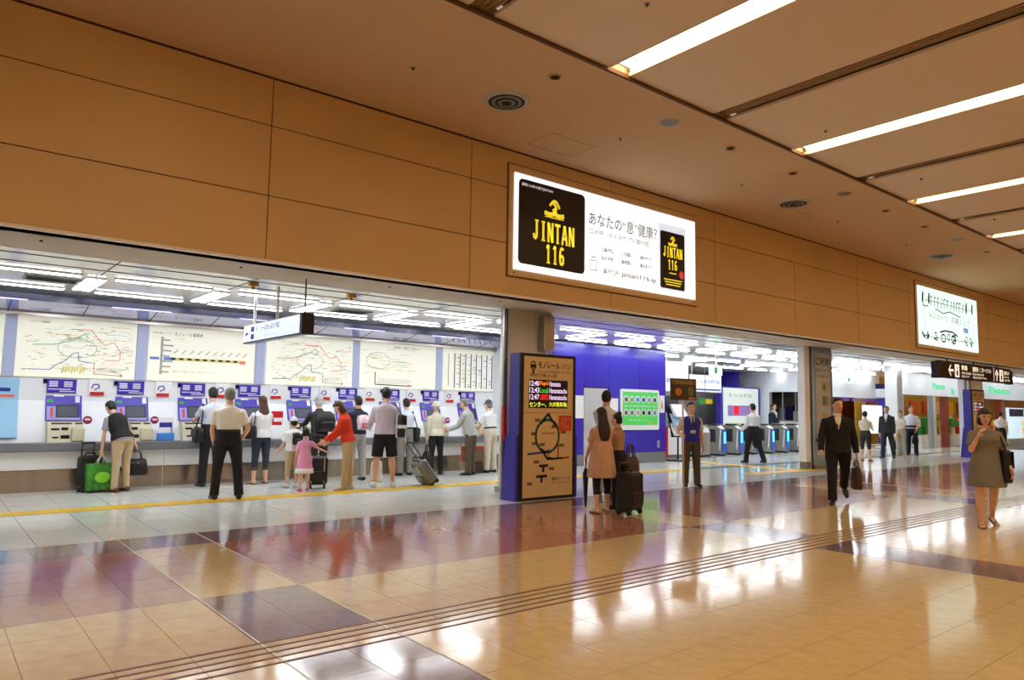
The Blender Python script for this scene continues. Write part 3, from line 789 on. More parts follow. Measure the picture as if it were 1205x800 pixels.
def rrect(x0, x1, z0, z1, r, n=5):
    o = []
    for cx, cz, a0 in ((x1-r, z0+r, -90), (x1-r, z1-r, 0), (x0+r, z1-r, 90), (x0+r, z0+r, 180)):
        for k in range(n): a = R(a0+90*k/(n-1)); o.append((cx+r*math.cos(a), cz+r*math.sin(a)))
    return o
def emblem(q, cx, cz, s, y):
    q.line([(cx-.30*s, cz+.15*s), (cx-.05*s, cz+.42*s), (cx+.15*s, cz+.38*s), (cx+.32*s, cz+.10*s)], .12*s, y)
    q.line([(cx-.08*s, cz+.3*s), (cx+.08*s, cz+.2*s), (cx+.12*s, cz)], .13*s, y)
    q.line([(cx-.05*s, cz+.05*s), (cx+.08*s, cz-.16*s)], .22*s, y)
    q.line([(cx-.62*s, cz-.22*s), (cx-.3*s, cz-.28*s), (cx+.0*s, cz-.20*s), (cx+.3*s, cz-.28*s), (cx+.62*s, cz-.22*s)], .2*s, y)
    q.line([(cx-.6*s, cz-.40*s), (cx+.6*s, cz-.40*s)], .05*s, y)
t = thing('advertising_light_box', 'large lit white advertising panel with black square and yellow lettering', 'light box', (7.08, YW-0.012, 3.60))
W1, H1 = 4.90, 1.83
MB().box(0, W1, -0.03, 0.0, 0, H1).build('surround', TAN, t)
MB().box(-0.018, W1+0.018, -0.012, 0.0, -0.018, H1+0.018).build('shadow_gap', TAN_D, t)
MB().box(0.10, W1-0.09, -0.055, -0.03, 0.11, H1-0.13).build('lit_panel', ADW, t)
p = MB().prism(rrect(0.18, 1.68, 0.22, 1.62, 0.08), -0.058, -0.05).build('black_square', BLK, t)
q = MB(); slab_text(q, 'JINTAN', 0.48, 0.66, 0.97, 0.33, -0.060); slab_text(q, '116', 0.76, 0.30, 0.46, 0.31, -0.060); emblem(q, 0.96, 1.23, 0.36, -0.060); q.build('yellow_print', GOLD, t)
text('銀粒116年の底力JINTAN', 0.24, 0.92, 1.50, 1.56, -0.060, glow('white_ink', (230, 230, 236), 0.7), t, bold=0.01)
LG = mat('faint_ink', (140, 148, 160), 0.6); LG2 = mat('fainter_ink', (176, 182, 190), 0.6)
text('あなたの“息”健康？', 1.78, 3.62, 1.13, 1.37, -0.057, LG, t, bold=0.003)
text('口の中、のどのケアに銀の粒', 1.80, 3.40, 0.97, 1.07, -0.057, LG2, t, bold=0.003)
for r_, row in enumerate((('口臭予防', '二日酔い', '胸やけ'), ('気分不快', '乗物酔い', '暑気あたり'))):
    for c_, wd in enumerate(row): text(wd, 2.10+c_*0.52, 2.42+c_*0.52, 0.69-r_*0.15, 0.77-r_*0.15, -0.057, LG, t, bold=0.014)
text('森下仁丹', 2.15, 2.55, 0.30, 0.40, -0.057, LG2, t, bold=0.014); text('jintan116.jp', 2.62, 3.6, 0.28, 0.40, -0.057, LG2, t, bold=0.014)
q = MB(); q.line(rrect(1.82, 1.98, 0.32, 0.5, 0.02)+[(1.98, 0.34)], 0.01, -0.057); q.line([(1.84, 0.56), (1.96, 0.56)], 0.012, -0.057, 1); q.build('small_mark', [LG, mat('mark_dark', (80, 70, 60), 0.6)], t)
MB().box(3.68, 4.5, -0.056, -0.05, 0.2, 1.50).build('pale_panel', glow('ad_pale', (214, 226, 244), 0.85), t)
MB().prism(rrect(3.72, 4.46, 0.24, 1.36, 0.04), -0.060, -0.05).build('black_pack', BLK, t)
q = MB(); slab_text(q, 'JINTAN', 3.80, 0.86, 0.60, 0.2, -0.062); slab_text(q, '116', 3.94, 0.62, 0.30, 0.19, -0.062); emblem(q, 4.09, 1.18, 0.22, -0.062)
q.line([(3.98, 0.55), (4.2, 0.55)], 0.02, -0.062)
for k in range(3): q.line([(3.82+0.03*k, 0.42-0.05*k), (4.38-0.03*k, 0.42-0.05*k)], 0.022, -0.062)
q.build('yellow_print', GOLD, t)
MB().ell((4.36, -0.062, 0.55), 0.07, 0.004, 0.08).build('red_dot', glow('red_dot', (226, 60, 60), 0.6), t)
for xx in (0.12, W1-0.12): MB().tube([(xx, -0.036, 0.06), (xx, -0.02, 0.06)], 0.015, 8).build('lock', DARK, t)

# ================================================================== second light box
AD_C = glow('ad_cyan', (210, 242, 236), 1.1)
t = thing('advertising_light_box', 'smaller lit pale green panel with black line drawings of machinery', 'light box', (AD2[0], YW-0.012, AD2[2]))
W2, H2 = AD2[1]-AD2[0], AD2[3]-AD2[2]
MB().box(-0.13, W2+0.13, -0.012, 0.0, -0.13, H2+0.15).build('shadow_gap', TAN_D, t)
MB().box(-0.11, W2+0.11, -0.03, 0.0, -0.11, H2+0.13).build('surround', TAN, t)
MB().box(0.0, W2, -0.06, -0.03, 0, H2).build('lit_panel', AD_C, t)
q = MB(); rg = random.Random(3); Y = -0.063
q.line(rrect(0.4, W2-0.4, 0.25, 1.35, 0.15)+[(W2-0.4, 0.3)], 0.02, Y, 1)
for cx in (0.35, 0.55, 1.15, 2.1, 2.55, W2-1.1, W2-0.6):
    q.line([(cx+rg.uniform(-.2, .2), 0.15+rg.uniform(0, .3)) for _ in range(7)], 0.035, Y, 0)
for cx in (1.75, 2.55):
    q.line([(cx+0.17*math.cos(R(a)), 0.28+0.12*math.sin(R(a))) for a in range(0, 361, 40)], 0.05, Y, 0)
q.line([(1.5, 0.45), (1.9, 0.52), (2.5, 0.52), (2.9, 0.42)], 0.05, Y, 0)
for k in range(12): x = 0.9+k*0.25; q.line([(x, 1.2), (x+rg.uniform(-.1, .1), 1.5), (x+.12, 1.4+rg.uniform(0, .15))], 0.035, Y, 0)
for cx in (0.30, 0.75, W2-0.95, W2-0.45): q.line([(cx, 1.25), (cx+0.03, 1.58)], 0.09, Y, 0); q.line([(cx-0.05, 1.3), (cx-0.03, 1.5)], 0.05, Y, 2)
q.line([(0.25, 1.2), (0.5, 1.15), (0.7, 1.2)], 0.03, Y, 0); q.line([(1.2, 1.15), (1.8, 1.05), (2.3, 1.15), (3.2, 1.05)], 0.03, Y, 0)
q.build('line_drawing', [mat('ad_ink', (40, 60, 60), 0.6), mat('ad_ink_grey', (150, 180, 176), 0.6), pc['yellow']], t)
text('ものづくり', 0.75, 2.1, 0.82, 1.0, Y, mat('ad_ink_pink', (200, 176, 184), 0.6), t); text('応援フェア', 2.4, W2-0.7, 0.82, 1.0, Y, mat('ad_ink_pink', (200, 176, 184), 0.6), t)
MB().box(W2-1.25, W2-0.85, Y-0.001, -0.055, 0.58, 0.74).build('blue_logo', glow('ad_blue', (130, 160, 220), 0.7), t)

# ================================================================== black direction sign
SBK = mat('sign_black', (26, 18, 14), 0.3)
SW = glow('sign_white', (250, 236, 214), 0.9)
t = thing('direction_sign', 'long black hanging direction sign with white arrows and lettering', 'sign', (23.62, 8.80, 2.62))
MB().box(0.25, 6.4, -0.03, 0.13, 0.0, 0.52).build('sign_box', SBK, t)
MB().box(0.0, 0.26, -0.06, 0.16, -0.02, 0.48).build('end_cap', SBK, t); MB().box(6.35, 6.55, -0.05, 0.15, -0.02, 0.45).build('end_cap', SBK, t)
for xx in (1.2, 3.4, 5.6): MB().box(xx-0.03, xx+0.03, 0.13, 0.16, 0.45, 0.66).build('bracket', SBK, t)
q = MB()
def arrow(q, cx, cz, s, up_=False):
    P = [(-1, 0), (-.1, .9), (.1, .75), (-.45, .17), (1, .17), (1, -.17), (-.45, -.17), (.1, -.75), (-.1, -.9)]
    if up_: P = [(-b, -a) for a, b in P]
    pts = [(cx+a*s, -0.033, cz+b*s) for a, b in P]
    q.add(pts, [(0,1,2,3),(0,3,6),(0,6,7,8),(3,4,5,6)])
arrow(q, 1.0, 0.25, 0.2); q.build('left_arrow', SW, t)
q = MB(); arrow(q, 5.0, 0.25, 0.2, True); q.build('up_arrow', SW, t)
for x in (1.32, 5.28): MB().box(x, x+0.34, -0.033, -0.029, 0.05, 0.45).build('pictogram_panel', SW, t)
MB().box(4.71, 4.735, -0.033, -0.029, 0.03, 0.49).build('divider_line', SW, t)
for x in (1.49, 5.45): MB().ell((x, -0.034, 0.34), 0.05, 0.003, 0.05).box(x-0.07, x+0.07, -0.036, -0.033, 0.10, 0.26).build('pictogram', SBK, t)
text('到着', 1.85, 2.35, 0.29, 0.45, -0.034, SW, t, bold=0.015); text('Arrivals', 1.85, 2.65, 0.17, 0.25, -0.034, SW, t); text('到达 도착', 1.85, 2.45, 0.06, 0.13, -0.034, SW, t)
text('国際線・二ターミナル', 2.80, 4.45, 0.28, 0.44, -0.034, SW, t, bold=0.015); text('International', 2.80, 3.75, 0.17, 0.25, -0.034, SW, t); text('国际航站楼 국제선', 2.80, 4.0, 0.06, 0.13, -0.034, SW, t)
text('出発ロビー', 5.72, 6.3, 0.29, 0.43, -0.034, SW, t, bold=0.015); text('Departures', 5.72, 6.2, 0.18, 0.25, -0.034, SW, t); text('出发 출발', 5.72, 6.28, 0.07, 0.14, -0.034, SW, t)

# ================================================================== route-map kiosk
K_FACE = mat('kiosk_face', (222, 190, 142), 0.4)
LED = mat('led_black', (18, 12, 16), 0.4)
L_W = glow('led_white', (240, 214, 255), 1.0); L_Y = glow('led_yellow', (226, 240, 70), 1.0); L_O = glow('led_orange', (255, 140, 30), 1.0); L_G = glow('led_green', (60, 210, 80), 0.9); L_R = glow('led_red', (240, 20, 40), 0.9)
def kiosk(x, y, label, w_, full):
    t = thing('map_kiosk', label, 'kiosk', (x, y, 0)); h_ = 2.40
    MB().bbox(0, w_, 0.02, 0.28, 0.0, h_, 0.012).build('cabinet', BLUE2, t)
    MB().plate([(0.02, 0.0), (0.40, 0.0), (0.28, 1.05), (0.02, 1.05)], -0.06, 0.0, 'x').build('side_fin', BLUE2, t)
    MB().plate([(0.02, 0.0), (0.40, 0.0), (0.28, 1.05), (0.02, 1.05)], w_, w_+0.06, 'x').build('side_fin', BLUE2, t)
    f = MB(); f.box(0, w_, 0.0, 0.03, 0.0, h_); f.build('face_frame', INK, t)
    MB().box(0.075, w_-0.075, -0.008, 0.0, 0.05, h_-0.05).build('face_panel', K_FACE, t)
    MB().box(0.075, w_-0.075, -0.0095, -0.007, 1.42, 1.426).build('panel_joint', TAN_D, t)
    MB().box(0.18, w_-0.20, -0.013, -0.007, 1.50, 1.97).build('led_screen', LED, t)
    Y = -0.0145; Z = 1.97; rh = 0.112
    nm = ['Hamamatsu', 'Hamamatsucho', 'Hamamatsucho']; tm = ['12:40', '12:43', '12:47']; km = [('Rapid', L_O), ('Local', L_G), ('Exp', L_R)]
    for k in range(3):
        a, b = Z-0.02-k*rh-0.085, Z-0.02-k*rh
        text(tm[k], 0.19, 0.40, a, b, Y, L_W, t, bold=0.012)
        if k == 2: MB().box(0.42, 0.60, Y-0.001, Y+0.003, a, b).build('led_block', L_R, t)
        text(km[k][0], 0.42, 0.60, a, b, Y-0.002 if k == 2 else Y, km[k][1] if k < 2 else LED, t, bold=0.012)
        text(nm[k], 0.63, 0.88 if k == 0 else w_-0.22, a, b, Y, L_W, t, bold=0.012)
    text('センター、', 0.19, 0.56, 1.515, 1.605, Y, L_Y, t, bold=0.012); text('大井競馬場(', 0.62, w_-0.21, 1.515, 1.605, Y, L_Y, t, bold=0.012)
    Y = -0.0095
    q = MB(); q.line([(0.27+0.055*math.cos(R(a)), 2.20+0.07*math.sin(R(a))) for a in range(0, 361, 30)], 0.02, Y); q.line([(0.22, 2.19), (0.32, 2.19)], 0.06, Y); q.line([(0.27, 2.14), (0.27, 2.06)], 0.04, Y); q.build('train_mark', INK, t)
    text('モノレール', 0.38, 0.86, 2.16, 2.27, Y, INK, t, bold=0.03); text('のりば', 0.90, 1.12, 2.16, 2.26, Y, INK, t); text('Monorail 単軌电车 모노레일', 0.38, 1.12, 2.09, 2.13, Y, INK, t)
    text('羽田空港第1ビル駅', 0.19, 0.80, 1.995+0.02, 2.075, Y, INK, t, bold=0.01)
    c = {n: mat('kiosk_'+n, v, 0.5) for n, v in dict(green=(40, 110, 40), teal=(30, 84, 96), blue=(40, 70, 150), red=(180, 50, 30)).items()}
    q = MB()
    ring = [(0.60+0.26*math.cos(R(a)), 1.04+0.27*math.sin(R(a))) for a in range(0, 361, 12)]
    q.line(ring[7:23], 0.045, Y, 0); q.line(ring[:8]+[], 0.045, Y, 1); q.line(ring[22:]+ring[:1], 0.045, Y, 1)
    q.line([(0.60, 1.40), (0.78, 1.22)], 0.045, Y, 1); q.line([(0.60, 1.40), (0.44, 1.24)], 0.045, Y, 1); q.line([(0.66, 1.38), (0.60, 1.41)], 0.04, Y, 1)
    q.line([(0.16, 0.75), (0.52, 0.77), (0.66, 0.80)], 0.035, Y, 2)
    q.line([(0.48, 0.83), (0.58, 0.68), (0.72, 0.66)], 0.04, Y, 4); q.line([(0.58, 0.66), (0.95, 0.665)], 0.035, Y, 4); q.line([(0.95, 0.665), (1.10, 0.675)], 0.03, Y, 3)
    q.line([(0.84, 0.68), (0.84, 0.92)], 0.03, Y, 3); q.line([(0.62, 0.70), (0.62, 0.78)], 0.025, Y, 3); q.line([(0.48, 1.08), (0.76, 1.09)], 0.014, Y, 3)
    for a in range(10, 360, 45): q.line([(0.585+0.26*math.cos(R(a)), 1.04+0.27*math.sin(R(a))), (0.615+0.26*math.cos(R(a)), 1.04+0.27*math.sin(R(a)))], 0.045, Y-0.001, 4)
    for (x0, z0, w2) in ((0.42, 0.55, .2), (0.36, 0.38, .24)): q.line([(x0, z0), (x0+w2, z0+0.004)], 0.045, Y, 4); q.line([(x0+w2/2, z0), (x0+w2/2-0.01, z0-0.1)], 0.05, Y, 4)
    for (x0, z0) in ((0.32, 1.30), (0.24, 1.08), (0.26, 0.92), (0.86, 0.88), (0.9, 1.1), (0.42, 0.9), (0.7, 1.2), (0.64, 0.5), (0.16, 0.27), (0.3, 0.62)): q.line([(x0, z0), (x0+0.12, z0)], 0.05, Y, 5)
    q.build('route_print', [c['green'], c['teal'], c['blue'], c['red'], INK, mat('kiosk_ink', (120, 96, 66), 0.6)], t)
    text('新橋', 0.66, 0.74, 1.16, 1.2, Y, INK, t)
    MB().box(0.85, 1.15, Y-0.001, Y+0.004, 1.12, 1.38).build('orange_notice', ORANGE, t)
    text('切符は\n必ず\nご確認', 0.90, 1.10, 1.16, 1.35, Y-0.003, mat('notice_ink', (236, 150, 110), 0.6), t)
    text('東京モノレール', 0.70, 1.12, 0.30, 0.36, Y, INK, t, bold=0.02); text('Tokyo Monorail Line', 0.70, 1.12, 0.25, 0.28, Y, INK, t)
    return t
kiosk(7.52, 9.04, 'tall blue-framed kiosk with a beige route map beside the beige column', 1.25, True)
kiosk(28.75, 9.62, 'far blue-framed kiosk with lit violet departure rows beside the pale column', 1.25, True)
MB().bbox(7.93, 8.0, 9.96, 10.03, 0.92, 1.54, 0.012).build('red_sleeve', RED, c1)

# ================================================================== green poster and notices on the blue wall
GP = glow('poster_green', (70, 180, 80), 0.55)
t = thing('wall_poster', 'large green poster with two rows of round pictures on the blue wall', 'poster', (15.04, 13.735, 0.93))
MB().prism(rrect(0, 1.63, 0, 1.14, 0.06), -0.04, 0.0).build('frame', WHITE, t)
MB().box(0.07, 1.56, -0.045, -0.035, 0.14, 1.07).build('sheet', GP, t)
cs = [(120, 60, 50), (150, 140, 150), (90, 130, 210), (60, 70, 190), (150, 140, 190), (60, 60, 50), (130, 70, 80), (120, 90, 140), (216, 140, 120), (30, 30, 40), (40, 20, 30), (140, 120, 170)]
for r in range(2):
    for k in range(6):
        x, z = 0.20+k*0.245, 0.86-r*0.37
        d = MB().tube([(x, -0.050, z), (x, -0.044, z)], 0.10, 20).build('round_frame', PRINTW, t)
        MB().tube([(x, -0.054, z-0.01), (x, -0.049, z-0.01)], 0.065, 16).build('picture', mat('pic_%d' % (r*6+k), cs[r*6+k], 0.5), d)
text('安全のためのお願い駆け込み乗車はおやめください', 0.12, 1.50, 0.64, 0.70, -0.047, PRINTW, t, bold=0.01)
text('ご理解とご協力をお願いいたします', 0.30, 1.10, 0.25, 0.30, -0.047, PRINTW, t); MB().box(1.15, 1.32, -0.049, -0.044, 0.18, 0.24).build('yellow_label', T_YEL, t)
t = thing('wall_notice', 'small white notice with a yellow figure beside the green poster', 'notice', (16.73, 13.735, 1.42))
MB().box(0, 0.22, -0.012, 0, 0, 0.5).build('sheet', PAPER, t); MB().prism([(0.06, 0.12), (0.16, 0.12), (0.13, 0.36), (0.09, 0.36)], -0.016, -0.012).build('yellow_figure', T_YEL, t)
t = thing('wall_socket', 'small grey switch plate low on the blue wall', 'switch', (16.62, 13.735, 0.42))
MB().bbox(0, 0.10, -0.02, 0, 0, 0.2, 0.008).build('plate', LGREY, t); MB().box(0.03, 0.07, -0.026, -0.018, 0.06, 0.14).build('rocker', GREY, t)

# ================================================================== ticket gates and the boards around them
GSIL = mat('gate_silver', (178, 176, 170), 0.3, 0.5)
GDK = mat('gate_dark', (58, 60, 66), 0.25)
GBL = mat('gate_blue', (60, 96, 200), 0.3)
def gate(x, y):
    t = thing('ticket_gate', 'silver ticket gate with blue end and cyan lamp in the gate row', 'ticket gate', (x, y, 0), 0, 'ticket gates in a row across the hall')
    prof = [(0, 0.06), (1.7, 0.06), (1.7, 0.85), (1.55, 1.0), (0.2, 1.0), (0.05, 0.9)]
    MB().plate(prof, -0.13, 0.13, 'x').build('body', GSIL, t)
    MB().box(-0.11, 0.11, 0.05, 1.65, 0, 0.06).build('base', BLACK, t)
    MB().box(-0.134, -0.128, 0.25, 1.45, 0.45, 0.88).build('side_window', GDK, t)
    MB().box(-0.10, 0.10, -0.025, 0.01, 0.10, 0.86).build('end_panel', GBL, t)
    MB().box(-0.06, 0.06, -0.032, -0.02, 0.42, 0.80).build('cyan_lamp', CYAN, t)
    MB().tube([(-0.135, 0.10, 0.2), (-0.135, 0.04, 0.86)], 0.02, 8).build('edge_bumper', WHITE, t)
    MB().bbox(-0.10, 0.10, 0.2, 0.6, 1.0, 1.06, 0.02).build('card_reader', GDK, t)
    MB().plate([(0.9, 0.5), (1.0, 0.5), (1.0, 0.9), (0.9, 0.9)], 0.13, 0.33, 'x').build('flap', GDK, t)
    return t
g0 = gate(20.95, 14.45)
g0['label'] = 'silver ticket gate, first along from the rounded end panel'
for k in range(1, 8): copy_tree(g0, None, (20.95+0.99*k, 14.45, 0), label='silver ticket gate, %s along from the rounded end panel' % ORDN[k])
t = thing('gate_end_panel', 'rounded silver end panel at the left of the ticket gates', 'barrier', (19.6, 14.4, 0))
MB().plate([(0, 0.0), (1.7, 0.0), (1.7, 1.0), (0.25, 1.0), (0.08, 0.94), (0, 0.8)], 0, 0.5, 'x').build('body', GSIL, t); MB().box(-0.01, 0.51, -0.01, 1.71, 0, 0.08).build('base', GDK, t)
LB = glow('lit_board', (226, 232, 246), 0.55)
for k, (x0, x1, z0, z1, lab, s) in enumerate(((18.75, 20.02, 2.12, 3.10, 'square lit fare board hanging left above the gates', '運賃表 のりば'), (20.1, 21.9, 2.15, 2.72, 'wide lit destination board hanging above the gates', 'モノレール線 浜松町方面'))):
    t = thing('fare_board', lab, 'sign', (x0, 15.2, z0))
    MB().box(0, x1-x0, 0, 0.12, 0, z1-z0).build('lit_panel', LB, t)
    f = MB(); f.box(-0.02, x1-x0+0.02, 0.02, 0.14, -0.03, 0.0); f.box(-0.03, 0.0, 0.0, 0.14, -0.03, z1-z0); f.build('frame', GREY, t)
    for xx in (0.2, x1-x0-0.2): MB().tube([(xx, 0.06, z1-z0), (xx, 0.06, ZH-z0+0.01)], 0.02, 8).build('hanging_rod', STEEL, t)
    text(s, 0.1, (x1-x0)-0.1, (z1-z0)*(0.28 if k == 0 else 0.5), (z1-z0)*(0.45 if k == 0 else 0.75), -0.003, INKB if k else INK, t)
    if k: MB().box(0.05, x1-x0-0.05, -0.004, 0, 0.05, 0.1).build('blue_rule', INKB, t)
t = thing('exit_sign', 'small lit green and white exit sign hanging from the hall ceiling', 'exit sign', (19.5, 13.7, 2.62))
MB().box(-0.3, 0.3, 0, 0.08, 0, 0.32).build('box', glow('exit_white', (220, 250, 236), 1.0), t); MB().box(-0.12, 0.05, -0.004, 0, 0.06, 0.26).build('running_figure', GREEN, t); MB().tube([(0, 0.04, 0.32), (0, 0.04, ZH-2.61)], 0.015, 8).build('hanging_rod', STEEL, t)
t = thing('exit_sign', 'small exit sign on the white fascia near the brown shop', 'exit sign', (31.3, 15.2, 2.80))
MB().box(-0.3, 0.3, 0, 0.1, 0, 0.3).build('box', glow('exit_white', (220, 250, 236), 1.0), t); MB().box(-0.1, 0.1, -0.004, 0, 0.06, 0.24).build('running_figure', GREEN, t)
# freestanding route board behind the gates
t = thing('route_board', 'large white route board with blue edges behind the ticket gates', 'sign', (26.3, 18.3, 0))
MB().box(0, 3.0, 0, 0.25, 0.1, 2.55).build('cabinet', BLUE2, t); MB().box(0.18, 2.82, -0.02, 0.0, 0.15, 2.5).build('face_panel', glow('board_face', (226, 234, 224), 0.25), t); MB().box(0.1, 2.9, 0.02, 0.2, 0, 0.1).build('base', GREY, t)
MB().box(0.5, 2.3, -0.03, -0.02, 1.3, 1.75).build('led_rows', mat('led_violet', (170, 140, 210), 0.5), t); MB().box(0.95, 1.3, -0.034, -0.028, 1.35, 1.73).build('led_red', L_R, t); MB().box(1.9, 2.7, -0.03, -0.02, 0.5, 1.05).build('orange_map', glow('board_orange', (246, 176, 60), 0.5), t)
text('モノレール のりば', 0.6, 2.3, 2.1, 2.28, -0.023, INK, t); MB().box(0.3, 1.4, -0.03, -0.02, 0.4, 1.0).build('green_map', mat('board_green', (200, 222, 170), 0.5), t)
tag(MB().cyl(0, 0, 0, ZH+0.01, 0.45, 28).build('blue_pillar', BLUE, None, True, loc=(28.6, 19.4, 0)), 'round royal blue pillar rising behind the route board', 'pillar')
# rack with leaflets by the blue wall end
t = thing('leaflet_stand', 'tilted leaflet stand on a black foot at the end of the blue wall', 'leaflet stand', (17.55, 13.5, 0))
MB().box(-0.25, 0.35, 0.0, 0.5, 0, 0.04).build('foot', BLACK, t); MB().tube([(0.05, 0.25, 0.04), (0.05, 0.25, 1.0)], 0.025, 10).build('post', BLACK, t)
for k in range(3): MB().plate([(0.05, 0.75+k*0.28), (0.16, 0.75+k*0.28), (0.32, 1.1+k*0.28), (0.28, 1.12+k*0.28)], -0.25, 0.3, 'x').build('leaflet', [PAPER, mat('leaflet_cyan', (170, 214, 236), 0.5), PAPER][k], t)
MB().plate([(0.20, 0.7), (0.24, 0.7), (0.5, 1.9), (0.46, 1.9)], -0.27, 0.32, 'x').build('rack', BLACK, t)
t = thing('service_counter', 'low white counter behind the leaflet stand near the gates', 'counter', (17.9, 14.6, 0))
MB().bbox(0, 1.5, 0, 0.5, 0.1, 0.92, 0.015).build('body', WHITE, t); MB().box(0.02, 1.48, 0.03, 0.5, 0, 0.1).build('base', GREY, t)
t = thing('photo_machine', 'dark standing screen above the white counter near the gates', 'screen', (18.2, 15.0, 0.92))
MB().bbox(0, 0.62, 0, 0.1, 0.5, 1.05, 0.015).build('screen', GDK, t); MB().box(0.28, 0.34, 0.0, 0.08, 0, 0.5).build('stalk', GREY, t)
t = thing('hanging_notice', 'small green and yellow notice over the gate end panel', 'notice', (20.3, 15.0, 1.72))
MB().box(0, 0.8, 0, 0.03, 0, 0.2).build('sheet', GREEN, t); MB().box(0.4, 0.78, -0.004, 0, 0.02, 0.18).build('yellow_half', T_YEL, t); MB().tube([(0.4, 0.015, 0.2), (0.4, 0.015, ZH-1.71)], 0.008, 6).build('hanging_rod', STEEL, t)
# poster on the grey column
t = thing('column_poster', 'tall grey poster with black heading and small pictures on the column', 'poster', (18.66, 9.99, 0.35))
MB().box(0, 0.80, -0.012, 0.0, 0, 2.75).build('sheet', mat('poster_grey', (186, 192, 198), 0.5), t)
text('ご利用', 0.04, 0.76, 2.42, 2.66, -0.014, INK, t, bold=0.02); text('案内板・パンフレット等は', 0.04, 0.74, 2.26, 2.34, -0.014, INK, t, bold=0.01); text('こちらをご覧ください', 0.04, 0.70, 2.10, 2.18, -0.014, INK, t, bold=0.01)
for k, (a, b, c, d, cc) in enumerate(((0.36, 0.70, 1.72, 1.98, (196, 160, 120)), (0.36, 0.70, 1.32, 1.6, (190, 150, 110)), (0.36, 0.66, 0.95, 1.15, (190, 160, 110)), (0.28, 0.44, 0.66, 0.86, (110, 70, 56)), (0.10, 0.42, 0.30, 0.52, (214, 196, 150)))):
    MB().box(a, b, -0.016, -0.011, c, d).build('picture', mat('colpic_%d' % k, cc, 0.5), t)
MB().prism([(0.36, 1.84), (0.46, 1.95), (0.55, 1.84), (0.52, 1.76), (0.44, 1.78)], -0.02, -0.015).build('green_print', GREEN, t); MB().box(0.36, 0.54, -0.02, -0.015, 1.36, 1.58).build('green_print', mat('teal_print', (90, 130, 110), 0.5), t)
t = thing('ledge_shelf', 'small dark ledge with handset fixed to the grey column', 'shelf', (18.60, 9.98, 0.74))
MB().bbox(0, 0.85, -0.25, 0.0, 0, 0.05, 0.01).build('ledge', GDK, t); MB().tube([(0.1, -0.12, 0.05), (0.3, -0.14, 0.10), (0.5, -0.12, 0.06)], 0.03, 8).build('handset', BLACK, t)
# whiteboard, totem, shop bits
t = thing('white_notice_board', 'blank lit white notice board on legs before the brown shop', 'notice board', (31.75, 14.8, 0))
MB().prism(rrect(0, 1.75, 0.62, 1.85, 0.04), 0, 0.08).build('panel', glow('notice_white', (236, 242, 250), 0.8), t)
for xx in (0.05, 1.66): MB().box(xx, xx+0.05, 0.02, 0.07, 0, 0.64).build('leg', WHITE, t); MB().box(xx-0.02, xx+0.07, -0.25, 0.3, 0, 0.04).build('foot', WHITE, t)
MB().box(0.08, 1.68, 0.03, 0.06, 0.1, 0.14).build('crossbar', WHITE, t)
t = thing('sign_totem', 'tall blue and white sign totem beside the slim white pillar', 'sign', (34.1, 14.9, 0))
MB().bbox(0.0, 0.95, 0, 0.4, 0, 2.2, 0.03).build('blue_body', BLUE2, t); MB().bbox(-0.1, 0.95, -0.02, 0.4, 2.2, 2.62, 0.03).build('white_band', WHITE, t); MB().bbox(-0.1, 0.95, -0.02, 0.4, 2.62, 2.86, 0.03).build('blue_band', NAVY, t); MB().box(-0.02, 0.4, -0.02, 0.0, 1.2, 2.2).build('pale_strip', LGREY, t)
GRT = glow('green_letters', (40, 200, 130), 0.5)
text('Pasco', 34.9-31.8+31.8, 36.2, 2.62, 2.90, 13.18, GRT, w5, bold=0.03); text('Pasco', 41.8, 44.9, 2.60, 2.96, 13.18, GRT, w5, bold=0.03)
MB().box(37.0, 37.2, 13.17, 13.2, 2.45, 2.7).build('green_mark', GRT, w5)
t = thing('cone_lamp', 'glowing yellow ice-cream cone display by the bakery entrance', 'display', (44.3, 12.2, 0))
MB().tube([(0, 0, 0.0), (0, 0, 0.9)], [0.24, 0.34], 18).build('cone', glow('cone_yellow', (240, 180, 40), 0.4), t, True); MB().ell((0, 0, 1.1), 0.36, 0.36, 0.38).build('cream', glow('cone_cream', (240, 222, 180), 0.3), t, True)
t = thing('menu_board', 'pale blue lit menu panel behind the ice-cream cone display', 'sign', (43.9, 13.0, 0))
MB().box(0, 2.4, 0, 0.12, 0.3, 1.9).build('lit_panel', glow('menu_blue', (200, 226, 240), 0.8), t); MB().box(0.05, 2.35, 0.01, 0.11, 0, 0.3).build('base', LGREY, t); MB().box(0.1, 2.3, -0.01, 0, 1.45, 1.85).build('menu_pictures', mat('menu_dark', (60, 60, 90), 0.5), t)

# ================================================================== people
SKIN = mat('skin', (220, 172, 142), 0.55, var=0.04, vscale=20)
EYEW = mat('eye', (40, 28, 24), 0.2); LIP = mat('lips', (150, 84, 74), 0.5)
HAIR = {'black': mat('hair_black', (24, 20, 20), 0.45, bump=0.4, bscale=60), 'brown': mat('hair_brown', (74, 42, 28), 0.45, bump=0.4, bscale=60),
        'dark': mat('hair_dark', (40, 25, 20), 0.45, bump=0.4, bscale=60), 'grey': mat('hair_grey', (122, 118, 114), 0.5, bump=0.4, bscale=60), 'white': mat('hair_white', (190, 188, 184), 0.5, bump=0.4, bscale=60)}
NR = 16
C_TIE = cloth('tie', (60, 34, 40))
def ring(c, ax, ay, rx, ry, n=NR, sq=1.0):
    o = []
    for i in range(n):
        a = 2*math.pi*i/n; ca, sa = math.cos(a), math.sin(a)
        if sq != 1.0:
            ca = math.copysign(abs(ca)**sq, ca); sa = math.copysign(abs(sa)**sq, sa)
        o.append(c+ax*(rx*ca)+ay*(ry*sa))
    return o
